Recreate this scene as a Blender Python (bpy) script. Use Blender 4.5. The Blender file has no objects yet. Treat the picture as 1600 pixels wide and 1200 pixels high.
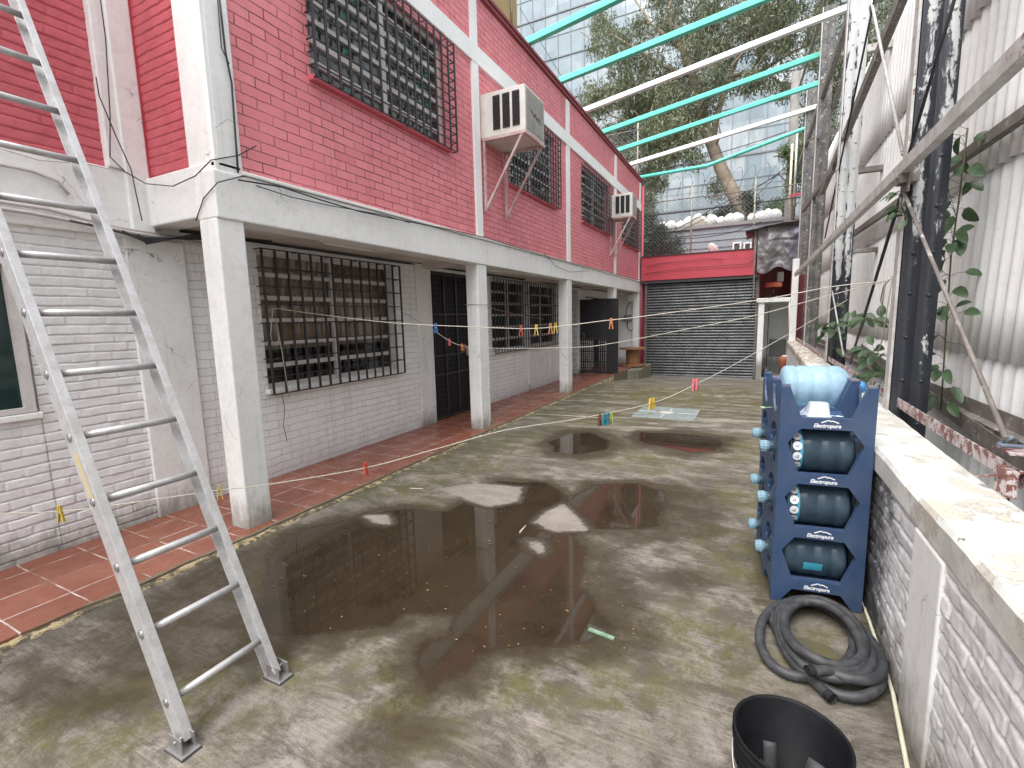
import bpy, bmesh, math, random
import numpy as np
from mathutils import Vector, Matrix
random.seed(7)
rng = np.random.default_rng(7)
sc = bpy.context.scene
COL = sc.collection
R = math.radians
# ------------------------------------------------------------------ camera, sky, sun, exposure
CAM = (0.0, 0.0, 1.6)
F = 745.0                     # focal length in pixels of a 1600 px wide picture
ROT = ((0.8924783614947122, 0.03919349418204293, -0.44938429464937435),
       (0.4504235395506407, -0.1315710865529503, 0.8830672025400719),
       (-0.024515490661742134, -0.9905316346271219, -0.1350780201236893))
cam = bpy.data.objects.new("camera", bpy.data.cameras.new("camera"))
COL.objects.link(cam)
cam.data.sensor_width = 36.0
cam.data.lens = F / 1600 * 36.0
cam.data.clip_end = 1000
cam.data.clip_start = 0.02
cam.matrix_world = Matrix(((ROT[0][0], -ROT[0][1], -ROT[0][2], CAM[0]),
                           (ROT[1][0], -ROT[1][1], -ROT[1][2], CAM[1]),
                           (ROT[2][0], -ROT[2][1], -ROT[2][2], CAM[2]), (0, 0, 0, 1)))
sc.camera = cam
SUN_EL, SUN_AZ = 62, 190
w = bpy.data.worlds.new("World"); sc.world = w; w.use_nodes = True
nt = w.node_tree
sky = nt.nodes.new("ShaderNodeTexSky"); sky.sky_type = 'NISHITA'; sky.sun_disc = False
sky.sun_elevation = R(SUN_EL); sky.sun_rotation = R(SUN_AZ); sky.air_density = 1.0; sky.dust_density = 4.0
hs = nt.nodes.new("ShaderNodeHueSaturation"); hs.inputs['Saturation'].default_value = 0.22
nt.links.new(sky.outputs[0], hs.inputs['Color'])
bg = nt.nodes['Background']; nt.links.new(hs.outputs[0], bg.inputs[0]); bg.inputs[1].default_value = 0.15
sd = bpy.data.lights.new("sun", 'SUN'); sd.energy = 1.25; sd.angle = R(60); sd.color = (1, .97, .93)
so = bpy.data.objects.new("sun", sd); COL.objects.link(so)
d = Vector((math.sin(R(SUN_AZ)) * math.cos(R(SUN_EL)), math.cos(R(SUN_AZ)) * math.cos(R(SUN_EL)), math.sin(R(SUN_EL))))
so.rotation_euler = d.to_track_quat('Z', 'Y').to_euler()
sc.view_settings.view_transform = 'Standard'; sc.view_settings.look = 'None'
sc.view_settings.exposure = 1.2; sc.view_settings.gamma = 1
sc.cycles.max_bounces = 8; sc.cycles.transparent_max_bounces = 16
# ------------------------------------------------------------------ helpers
def hit(px, py, ax, val):
    """3-D point where a measured line of sight meets the plane axis=val"""
    v = (px - 800, py - 600, F)
    r = [sum(ROT[i][k] * v[k] for k in range(3)) for i in range(3)]
    t = (val - CAM[ax]) / r[ax]
    return Vector(CAM) + Vector(r) * t
def gz(y):                    # courtyard falls towards the garage
    return -0.43 * min(max((y - 11.0) / 5.3, 0), 1)
def ih(ix, iy, seed):
    h = (ix.astype(np.int64) * 374761393 + iy.astype(np.int64) * 668265263 + seed * 974634777) & 0xffffffff
    h = ((h ^ (h >> 13)) * 1274126177) & 0xffffffff
    return ((h ^ (h >> 16)) & 0xffff) / 65535.0
def vn(x, y, seed=0):
    x = np.asarray(x, float); y = np.asarray(y, float)
    ix = np.floor(x); iy = np.floor(y); fx = x - ix; fy = y - iy
    fx = fx * fx * (3 - 2 * fx); fy = fy * fy * (3 - 2 * fy)
    a = ih(ix, iy, seed); b = ih(ix + 1, iy, seed); c = ih(ix, iy + 1, seed); e = ih(ix + 1, iy + 1, seed)
    return (a * (1 - fx) + b * fx) * (1 - fy) + (c * (1 - fx) + e * fx) * fy - .5
def fbm(x, y, seed=0, o=4):
    s = 0; a = 1.
    for k in range(o):
        s = s + a * vn(x * 2 ** k, y * 2 ** k, seed + k); a *= .5
    return s
class G:
    def __init__(s): s.v = []; s.f = []; s.sm = []
    def add(s, vs, fs, smooth=False):
        b = len(s.v); s.v += [tuple(p) for p in vs]
        for f in fs: s.f.append(tuple(b + i for i in f)); s.sm.append(smooth)
        return s
    def box(s, x0, x1, y0, y1, z0, z1):
        x0, x1 = sorted((x0, x1)); y0, y1 = sorted((y0, y1)); z0, z1 = sorted((z0, z1))
        vs = [(x, y, z) for z in (z0, z1) for y in (y0, y1) for x in (x0, x1)]
        return s.add(vs, [(0, 2, 3, 1), (4, 5, 7, 6), (0, 1, 5, 4), (2, 6, 7, 3), (0, 4, 6, 2), (1, 3, 7, 5)])
    def bar(s, a, b, wd, th, up=(0, 0, 1)):
        """rectangular bar from a to b: wd along the side axis, th along the up axis"""
        a = Vector(a); b = Vector(b); d = (b - a).normalized(); u = Vector(up)
        if abs(d.dot(u)) > .98: u = Vector((1, 0, 0))
        sd_ = d.cross(u).normalized(); u = sd_.cross(d).normalized()
        vs = [p + sd_ * (i * wd / 2) + u * (j * th / 2) for p in (a, b) for i, j in ((-1, -1), (1, -1), (1, 1), (-1, 1))]
        return s.add(vs, [(0, 3, 2, 1), (4, 5, 6, 7), (0, 1, 5, 4), (1, 2, 6, 5), (2, 3, 7, 6), (3, 0, 4, 7)])
    def tube(s, pts, r, n=8, caps=True, smooth=True):
        pts = [Vector(p) for p in pts]; m = len(pts)
        rs = r if isinstance(r, (list, tuple)) else [r] * m
        ref = None; vs = []
        for i, p in enumerate(pts):
            d = (pts[min(i + 1, m - 1)] - pts[max(i - 1, 0)]).normalized()
            if ref is None:
                ref = Vector((0, 0, 1)) if abs(d.z) < .9 else Vector((1, 0, 0))
            u = ref - d * ref.dot(d)
            if u.length < 1e-5: u = d.orthogonal()
            u.normalize(); v = d.cross(u); ref = u
            vs += [p + (u * math.cos(2 * math.pi * k / n) + v * math.sin(2 * math.pi * k / n)) * rs[i] for k in range(n)]
        fs = [(i * n + k, i * n + (k + 1) % n, (i + 1) * n + (k + 1) % n, (i + 1) * n + k) for i in range(m - 1) for k in range(n)]
        s.add(vs, fs, smooth)
        if caps:
            b = len(s.v) - len(vs)
            s.f.append(tuple(b + k for k in reversed(range(n)))); s.sm.append(False)
            s.f.append(tuple(b + (m - 1) * n + k for k in range(n))); s.sm.append(False)
        return s
    def lathe(s, prof, n=32, M=None, smooth=True):
        M = M or Matrix.Identity(4); m = len(prof)
        vs = [M @ Vector((r * math.cos(2 * math.pi * k / n), r * math.sin(2 * math.pi * k / n), z)) for r, z in prof for k in range(n)]
        fs = [(i * n + k, i * n + (k + 1) % n, (i + 1) * n + (k + 1) % n, (i + 1) * n + k) for i in range(m - 1) for k in range(n)]
        return s.add(vs, fs, smooth)
    def prism(s, poly, ax, a, b):
        """poly = 2-D outline in the two axes other than ax, extruded from a to b"""
        def P(u, v, t): return (t, u, v) if ax == 0 else (u, t, v) if ax == 1 else (u, v, t)
        n = len(poly)
        vs = [P(u, v, a) for u, v in poly] + [P(u, v, b) for u, v in poly]
        return s.add(vs, [tuple(range(n)), tuple(reversed(range(n, 2 * n)))] + [(i, n + i, n + (i + 1) % n, (i + 1) % n) for i in range(n)])
    def wallgrid(s, ax, front, back, u0, u1, v0, v1, holes):
        """wall sheet with rectangular holes; ax=0: u=Y, ax=1: u=X; front/back are the coordinates along ax"""
        us = sorted({u0, u1} | {h[k] for h in holes for k in (0, 1) if u0 < h[k] < u1})
        vs_ = sorted({v0, v1} | {h[k] for h in holes for k in (2, 3) if v0 < h[k] < v1})
        def P(u, v, t): return (t, u, v) if ax == 0 else (u, t, v)
        def solid(i, j):
            if not (0 <= i < len(us) - 1 and 0 <= j < len(vs_) - 1): return False
            cu = (us[i] + us[i + 1]) / 2; cv = (vs_[j] + vs_[j + 1]) / 2
            return not any(h[0] < cu < h[1] and h[2] < cv < h[3] for h in holes)
        for i in range(len(us) - 1):
            for j in range(len(vs_) - 1):
                if not solid(i, j): continue
                a, b, c, e = us[i], us[i + 1], vs_[j], vs_[j + 1]
                for t in (front, back): s.add([P(a, c, t), P(b, c, t), P(b, e, t), P(a, e, t)], [(0, 1, 2, 3)])
                for (di, dj, q) in ((-1, 0, [(a, c), (a, e)]), (1, 0, [(b, c), (b, e)]), (0, -1, [(a, c), (b, c)]), (0, 1, [(a, e), (b, e)])):
                    if not solid(i + di, j + dj):
                        (p, q0), (r_, s0) = q
                        s.add([P(p, q0, front), P(r_, s0, front), P(r_, s0, back), P(p, q0, back)], [(0, 1, 2, 3)])
        return s
    def grid(s, A, smooth=True):
        """A: (n, m, 3) array of points"""
        n, m = A.shape[:2]; b = len(s.v)
        s.v += [tuple(p) for p in A.reshape(-1, 3)]
        for i in range(n - 1):
            for j in range(m - 1):
                s.f.append((b + i * m + j, b + (i + 1) * m + j, b + (i + 1) * m + j + 1, b + i * m + j + 1)); s.sm.append(smooth)
        return s
    def build(s, name, mat, parent=None, bevel=0, recalc=True, loc=None):
        me = bpy.data.meshes.new(name)
        off = Vector((0, 0, 0))
        if loc is not None and parent is None: off = Vector(loc)
        M = world_of(parent).inverted() if parent is not None else Matrix.Translation(-off)
        A = np.array(s.v, float)
        Mn = np.array(M)
        A = A @ Mn[:3, :3].T + Mn[:3, 3]
        me.from_pydata(A.tolist(), [], s.f)
        me.polygons.foreach_set('use_smooth', s.sm)
        if recalc and len(s.f) < 60000:
            bm = bmesh.new(); bm.from_mesh(me); bmesh.ops.recalc_face_normals(bm, faces=bm.faces); bm.to_mesh(me); bm.free()
        me.update()
        o = bpy.data.objects.new(name, me); COL.objects.link(o)
        if mat is not None:
            for m_ in (mat if isinstance(mat, (list, tuple)) else [mat]): me.materials.append(m_)
        if parent is not None: o.parent = parent
        else: o.location = off
        if bevel:
            b = o.modifiers.new('bevel', 'BEVEL'); b.width = bevel; b.segments = 2; b.limit_method = 'ANGLE'; b.angle_limit = R(50)
        return o
def world_of(o):
    M = Matrix.Identity(4)
    while o is not None:
        M = Matrix.LocRotScale(o.location, o.rotation_euler, o.scale) @ M
        o = o.parent
    return M
def tag(o, label=None, cat=None, group=None, kind=None):
    if label: o['label'] = label
    if cat: o['category'] = cat
    if group: o['group'] = group
    if kind: o['kind'] = kind
    return o
def thing(name, label, cat, loc=(0, 0, 0), rz=0, group=None):
    o = bpy.data.objects.new(name, None); COL.objects.link(o)
    o.empty_display_size = .1; o.location = loc; o.rotation_euler = (0, 0, rz)
    return tag(o, label, cat, group)
def copy_tree(o, parent=None):
    c = o.copy(); COL.objects.link(c); c.parent = parent
    for ch in [x for x in bpy.data.objects if x.parent == o]: copy_tree(ch, c)
    return c
# ------------------------------------------------------------------ materials
class MT:
    def __init__(s, name):
        s.m = bpy.data.materials.new(name); s.m.use_nodes = True; s.nt = s.m.node_tree
        s.b = s.nt.nodes['Principled BSDF']
    def n(s, typ, **kw):
        nd = s.nt.nodes.new('ShaderNode' + typ)
        for k, v in kw.items():
            if k.startswith('_'): setattr(nd, k[1:], v)
            else:
                key = k.replace('__', ' ')
                inp = nd.inputs[int(key[1:])] if key[0] == 'i' and key[1:].isdigit() else nd.inputs[key]
                s.put(inp, v)
        return nd
    def put(s, inp, v):
        if isinstance(v, bpy.types.NodeSocket): s.nt.links.new(v, inp)
        elif isinstance(v, bpy.types.Node): s.nt.links.new(v.outputs[0], inp)
        else:
            if isinstance(v, (tuple, list)) and len(v) == 3 and len(inp.default_value) == 4: v = (*v, 1)
            inp.default_value = v
    def set(s, **kw):
        for k, v in kw.items(): s.put(s.b.inputs[k.replace('__', ' ')], v)
    def math(s, op, a, b=0.0, c=0.0, clamp=False):
        nd = s.nt.nodes.new('ShaderNodeMath'); nd.operation = op; nd.use_clamp = clamp
        s.put(nd.inputs[0], a); s.put(nd.inputs[1], b); s.put(nd.inputs[2], c); return nd.outputs[0]
    def mix(s, f, a, b, bt='MIX'):
        nd = s.nt.nodes.new('ShaderNodeMix'); nd.data_type = 'RGBA'; nd.blend_type = bt
        s.put(nd.inputs['Factor'], f); s.put(nd.inputs[6], a); s.put(nd.inputs[7], b); return nd.outputs[2]
    def noise(s, vec, scale=5, det=4, rough=.6, dist=0):
        nd = s.nt.nodes.new('ShaderNodeTexNoise')
        if vec is not None: s.put(nd.inputs['Vector'], vec)
        nd.inputs['Scale'].default_value = scale; nd.inputs['Detail'].default_value = det
        nd.inputs['Roughness'].default_value = rough; nd.inputs['Distortion'].default_value = dist
        return nd.outputs[0]
    def ramp(s, v, a, b, lo=0., hi=1.):
        nd = s.nt.nodes.new('ShaderNodeMapRange'); nd.interpolation_type = 'SMOOTHSTEP'
        s.put(nd.inputs[0], v); nd.inputs[1].default_value = a; nd.inputs[2].default_value = b
        nd.inputs[3].default_value = lo; nd.inputs[4].default_value = hi; return nd.outputs[0]
    def pos(s): return s.nt.nodes.new('ShaderNodeNewGeometry').outputs['Position']
    def obj(s): return s.nt.nodes.new('ShaderNodeTexCoord').outputs['Object']
    def scale(s, vec, x, y, z):
        nd = s.nt.nodes.new('ShaderNodeMapping'); s.put(nd.inputs[0], vec); nd.inputs['Scale'].default_value = (x, y, z); return nd.outputs[0]
    def bump(s, h, st=.5, dist=.01, nrm=None):
        nd = s.nt.nodes.new('ShaderNodeBump'); s.put(nd.inputs['Height'], h); nd.inputs['Strength'].default_value = st
        nd.inputs['Distance'].default_value = dist
        if nrm is not None: s.put(nd.inputs['Normal'], nrm)
        return nd.outputs[0]
def worn(name, col, col2=None, rough=.6, ns=6, amt=.5, bump=.3, bd=.003, metal=0, chip=None, chip_t=.62, chip_s=9, local=False, spec=.5, streak=0, crack=0, base=0):
    """painted or plain surface with two tones, optional flaked patches showing another colour"""
    m = MT(name); P = m.obj() if local else m.pos()
    col2 = col2 or tuple(c * .72 for c in col)
    a = m.noise(P, ns, 6, .65)
    c = m.mix(m.ramp(a, .35, .7, 0, amt), col, col2)
    f = m.noise(P, ns * 9, 3, .7)
    c = m.mix(m.ramp(f, .45, .75, 0, amt * .5), c, tuple(x * .8 for x in col2))
    if streak:
        sv = m.noise(m.scale(P, 7, 7, .5), 1.5, 5, .7)
        c = m.mix(m.ramp(sv, .52, .8, 0, streak), c, tuple(x * .55 for x in col2))
    h = m.noise(P, ns * 5, 4, .7)
    if crack:
        vo = m.nt.nodes.new('ShaderNodeTexVoronoi'); vo.feature = 'DISTANCE_TO_EDGE'; vo.inputs['Scale'].default_value = 1.6
        vv = m.n('VectorMath', _operation='ADD', i0=P, i1=m.n('VectorMath', _operation='SCALE', i0=m.n('TexNoise', Vector=P, Scale=4., Detail=7.).outputs[1], Scale=.35).outputs[0])
        m.put(vo.inputs['Vector'], vv.outputs[0])
        ck = m.math('MULTIPLY', m.ramp(vo.outputs['Distance'], 0, .007, 1, 0), m.ramp(m.noise(P, 2.2, 3), .50, .60, 0, crack)); c = m.mix(ck, c, (.13, .12, .11))
        c = m.mix(m.ramp(m.noise(P, 38, 4, .8), .69, .73, 0, .8), c, (.16, .15, .14))
    if base:
        bz = m.ramp(m.math('ADD', m.n('SeparateXYZ', i0=m.pos()).outputs[2], m.math('MULTIPLY', m.noise(m.scale(P, 4, 4, 1.5), 3, 6, .75), -.55)), -.30, .05, 1, 0)
        c = m.mix(m.math('MULTIPLY', bz, base), c, (.15, .14, .11))
    if chip:
        k = m.ramp(m.noise(P, chip_s, 8, .72, .6), chip_t, chip_t + .03)
        c = m.mix(k, c, chip)
        h = m.math('SUBTRACT', h, m.math('MULTIPLY', k, .8))
    m.set(Base__Color=c, Roughness=m.ramp(a, .3, .7, rough * .85, min(1, rough * 1.15)), Metallic=metal, Normal=m.bump(h, bump, bd))
    m.b.inputs['Specular IOR Level'].default_value = spec
    return m.m
def brick(name, c1, c2, mort, plane='YZ', bw=.25, bh=.077, ms=.006, bump=.8, wob=.006, dirt=(.3, .28, .26), dirt_t=.6, chip=None, low=0, mix_m=1.0):
    m = MT(name); P = m.pos(); sp = m.n('SeparateXYZ', i0=P)
    a = sp.outputs[1] if plane == 'YZ' else sp.outputs[0]
    wb = m.noise(P, 9, 3, .6); wb2 = m.noise(P, 2.3, 3, .6)
    zz = m.math('ADD', sp.outputs[2], m.math('MULTIPLY', m.math('SUBTRACT', wb, .5), wob * 3))
    zz = m.math('ADD', zz, m.math('MULTIPLY', m.math('SUBTRACT', wb2, .5), wob * 3))
    aa = m.math('ADD', a, m.math('MULTIPLY', m.math('SUBTRACT', wb, .5), wob * 3))
    v = m.n('CombineXYZ', i0=aa, i1=zz)
    t = m.nt.nodes.new('ShaderNodeTexBrick'); m.put(t.inputs['Vector'], v)
    t.offset = .5; t.inputs['Scale'].default_value = 1; t.inputs['Brick Width'].default_value = bw; t.inputs['Row Height'].default_value = bh
    t.inputs['Mortar Size'].default_value = ms; t.inputs['Mortar Smooth'].default_value = .6; t.inputs['Bias'].default_value = 0
    m.put(t.inputs['Color1'], c1); m.put(t.inputs['Color2'], c2); m.put(t.inputs['Mortar'], c1)
    fac = t.outputs['Fac']
    fade = m.ramp(m.noise(P, 3.5, 4, .7), .3, .62, .25, 1)
    c = m.mix(m.math('MULTIPLY', m.math('MULTIPLY', fac, fade), mix_m), t.outputs['Color'], mort)
    big = m.noise(P, 1.1, 5, .65)
    c = m.mix(m.ramp(big, .4, .75, 0, .35), c, tuple(min(1, x * 1.25 + .02) for x in c2))
    dr = m.noise(m.scale(P, 5, 5, .45), 1.6, 6, .75, .4)
    c = m.mix(m.ramp(dr, .50, .72, 0, .38), c, tuple(x * .55 for x in c2)); c = m.mix(m.ramp(dr, .28, .42, .30, 0), c, tuple(min(1, x * 1.2 + .08) for x in c1))
    fine = m.noise(m.scale(P, 1, 1, 1.6), 22, 6, .75)
    c = m.mix(m.ramp(fine, dirt_t, dirt_t + .12, 0, .75), c, dirt)
    if chip: c = m.mix(m.ramp(m.noise(P, 6, 9, .75, .5), .66, .69), c, chip)
    if low:
        lz = m.ramp(m.math('ADD', sp.outputs[2], m.math('MULTIPLY', m.math('SUBTRACT', m.noise(P, 5, 5, .7), .5), .5)), -.1, low, 1, 0)
        c = m.mix(m.math('MULTIPLY', lz, .55), c, dirt)
    h = m.math('SUBTRACT', m.math('MULTIPLY', m.noise(P, 30, 5, .7), .35), fac)
    h = m.math('ADD', h, m.math('MULTIPLY', m.noise(P, 7, 3, .6), .8))
    m.set(Base__Color=c, Roughness=.62, Normal=m.bump(h, bump, .012))
    return m.m
def flat(name, col, rough=.5, metal=0, **kw):
    m = MT(name); m.set(Base__Color=col, Roughness=rough, Metallic=metal, **kw); return m.m
RED = (.60, .115, .15)
M = {}
M['pinkbrick'] = brick('pink_brick', (.74, .25, .275), (.66, .20, .225), (.15, .03, .04), ms=.0055, dirt=(.36, .10, .12), dirt_t=.66, wob=.004)
M['pinkbrickx'] = brick('pink_brick_return', (.56, .085, .12), (.49, .07, .10), (.20, .03, .045), plane='XZ', ms=.0045, dirt=(.33, .09, .11), dirt_t=.66, wob=.004)
M['whitebrick'] = brick('white_brick', (.82, .835, .835), (.77, .785, .785), (.26, .25, .25), ms=.0038, dirt=(.36, .33, .32), dirt_t=.70, wob=.010, low=.35, mix_m=.45)
M['whiteb_geo'] = worn('white_painted_brickwork', (.78, .78, .78), (.64, .64, .64), .6, 5, .6, .7, .004, chip=(.25, .22, .20), chip_t=.69, chip_s=12, streak=.22, base=.75)
M['redb_geo'] = worn('red_painted_brickwork', (.55, .11, .135), (.43, .08, .10), .55, 5, .6, .5, .004, chip=(.20, .05, .06), chip_t=.72, chip_s=12)
M['rightb_geo'] = worn('white_painted_low_wall', (.70, .70, .705), (.52, .51, .52), .55, 4, .7, .7, .004, chip=(.16, .13, .11), chip_t=.67, chip_s=9, streak=.35, crack=.4, base=1.0)
M['white'] = worn('white_paint', (.83, .84, .83), (.71, .715, .70), .6, 2.2, .7, .35, .003, chip=(.34, .31, .28), chip_t=.70, chip_s=6, streak=.38, crack=.8, base=.8)
M['white_clean'] = worn('white_paint_clean', (.84, .85, .84), (.76, .77, .76), .55, 2, .6, .2, .002, streak=.2)
M['soffit'] = worn('soffit_plaster', (.64, .61, .58), (.52, .49, .46), .8, 1.5, .6, .2, .003)
M['black'] = worn('black_iron_paint', (.022, .022, .026), (.035, .032, .032), .45, 8, .5, .2, .001)
M['dark'] = flat('dark_room', (.05, .045, .04), .9)
M['frame'] = worn('window_frame_paint', (.62, .60, .58), (.45, .42, .40), .5, 6, .6, .2, .001)
M['steelw'] = worn('white_flaked_steel', (.60, .60, .585), (.34, .31, .29), .55, 6, .7, .5, .003, chip=(.22, .12, .10), chip_t=.60, chip_s=14)
M['steelbr'] = worn('rusty_brown_steel', (.15, .13, .12), (.27, .245, .22), .6, 7, .9, .5, .003, chip=(.48, .46, .44), chip_t=.59, chip_s=14)
M['steelred'] = worn('red_white_flaked_steel', (.62, .58, .58), (.4, .3, .3), .55, 7, .7, .5, .003, chip=(.20, .075, .065), chip_t=.49, chip_s=18)
M['redpaint'] = worn('red_paint', (.50, .06, .085), (.40, .05, .07), .5, 3, .6, .3, .002, chip=(.55, .42, .40), chip_t=.74, chip_s=7)
M['alu'] = worn('aluminium', (.60, .60, .61), (.44, .43, .42), .42, 14, .9, .35, .0008, metal=.45, chip=(.25, .22, .19), chip_t=.70, chip_s=22, local=True)
M['alud'] = worn('aluminium_scuffed', (.42, .415, .42), (.30, .29, .29), .42, 20, .7, .3, .001, metal=.75, local=True)
M['rubber'] = worn('black_rubber', (.030, .032, .036), (.075, .078, .082), .55, 25, .8, .4, .001, local=True)
M['teal'] = worn('teal_paint', (.13, .64, .50), (.09, .52, .41), .4, 3, .5, .1, .001)
M['tubewhite'] = worn('tube_white_paint', (.80, .85, .84), (.68, .74, .73), .4, 3, .5, .1, .001)
M['rope'] = worn('rope_fibre', (.52, .49, .42), (.38, .35, .29), .85, 60, .7, .6, .001)
M['blue'] = worn('blue_crate_plastic', (.028, .060, .138), (.055, .085, .15), .46, 5, .9, .25, .0006, local=True)
M['blueedge'] = worn('dusty_blue_plastic', (.05, .09, .20), (.22, .22, .24), .7, 9, .9, .2, .0006, local=True)
M['wood'] = worn('spool_wood', (.30, .155, .075), (.20, .10, .05), .7, 8, .8, .4, .002)
M['cable'] = flat('black_cable', (.02, .02, .022), .5)
M['cablew'] = worn('painted_cable', (.55, .52, .51), (.4, .38, .37), .6, 8, .6)
M['pvc'] = worn('cream_plastic', (.66, .65, .50), (.5, .48, .36), .5, 6, .6)
M['tarp'] = None
# ------------------------------------------------------------------ ground
def sdpoly(px, py, poly):
    """signed distance (negative inside) from points to polygon, metres"""
    d2 = np.full(px.shape, 1e9); inside = np.zeros(px.shape, bool); n = len(poly)
    for i in range(n):
        ax_, ay = poly[i]; bx, by = poly[(i + 1) % n]
        ex, ey = bx - ax_, by - ay; wx, wy = px - ax_, py - ay
        t = np.clip((wx * ex + wy * ey) / (ex * ex + ey * ey + 1e-12), 0, 1)
        d2 = np.minimum(d2, (wx - ex * t) ** 2 + (wy - ey * t) ** 2)
        c = ((ay > py) != (by > py)) & (px < (bx - ax_) * (py - ay) / (by - ay + 1e-12) + ax_)
        inside ^= c
    return np.sqrt(d2) * np.where(inside, -1, 1)
def gp(l): return [tuple(hit(x, y, 2, 0))[:2] for x, y in l]
PUD = [gp([(400, 1000), (395, 960), (400, 910), (415, 870), (442, 836), (483, 822), (525, 812), (587, 798), (633, 792), (700, 796),
           (746, 768), (775, 750), (858, 752), (892, 772), (920, 755), (1000, 752), (1045, 765), (1050, 795), (1040, 825), 
           (1000, 832), (927, 829), (908, 840), (925, 853), (925, 887), (915, 907), (925, 927), (950, 947), (975, 963), (985, 983),
           (970, 1000), (930, 1012), (890, 1022), (858, 1029), (800, 1025), (767, 1033), (754, 1052), (733, 1067), (700, 1076), (667, 1092), (646, 1075), (621, 1046),
           (625, 1017), (650, 992), (687, 987), (692, 967), (633, 967), (608, 983), (567, 987), (517, 1000), (433, 1008)]),
       gp([(849, 691), (887, 676), (924, 674), (960, 691), (952, 702), (906, 712), (859, 708)]),
       gp([(981, 684), (999, 674), (1065, 676), (1132, 684), (1140, 695), (1121, 706), (1074, 709), (1046, 701), (999, 694)])]
ISL = [gp([(694, 764), (740, 755), (812, 762), (806, 783), (765, 790), (730, 780)]), gp([(838, 815), (855, 800), (880, 790), (905, 812), (913, 828), (870, 829)]),
       gp([(823, 845), (845, 848), (847, 862), (830, 853)]), gp([(573, 806), (600, 806), (608, 818), (585, 816)])]
DAMP_DARK = [gp([(60, 1012), (150, 975), (200, 945), (300, 890), (360, 862), (430, 838), (470, 900), (470, 1000), (380, 1035), (300, 1062), (200, 1075), (120, 1050), (70, 1030)]),
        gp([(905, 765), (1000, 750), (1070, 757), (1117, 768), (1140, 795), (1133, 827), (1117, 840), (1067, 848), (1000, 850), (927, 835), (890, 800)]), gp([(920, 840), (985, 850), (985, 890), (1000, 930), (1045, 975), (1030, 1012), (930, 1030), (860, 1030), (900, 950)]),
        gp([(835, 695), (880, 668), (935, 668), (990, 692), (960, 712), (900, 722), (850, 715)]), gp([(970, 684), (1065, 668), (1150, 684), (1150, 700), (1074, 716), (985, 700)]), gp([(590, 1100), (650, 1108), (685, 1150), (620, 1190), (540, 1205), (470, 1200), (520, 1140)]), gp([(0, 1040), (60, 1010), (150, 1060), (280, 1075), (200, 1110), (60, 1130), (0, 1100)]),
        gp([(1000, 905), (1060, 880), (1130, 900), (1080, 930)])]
MOSS = [(1160, 870, .35), (1120, 840, .25), (1180, 905, .3), (1290, 1010, .3), (640, 760, .5), (720, 725, .7), (800, 690, .9), (900, 650, 1.2), (1050, 620, 2.), (440, 1035, .25), (330, 1090, .3),
        (220, 1110, .3), (650, 1090, .3), (590, 1060, .2), (1000, 720, .6), (1150, 700, .8), (860, 1060, .35), (950, 1060, .3), (1100, 1010, .4), (100, 1140, .3), (960, 780, .3), (870, 610, 2), (1180, 780, .5)]
DAMP_DARK += [[(.53, -1), (.70, -1), (.70, 13), (.56, 13), (.50, 5), (.53, 3)], [(.08, 2.82), (.66, 2.90), (.62, 3.62), (.0, 3.55)]]  # dirt band at the right wall foot; darker patch under the rack
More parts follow.
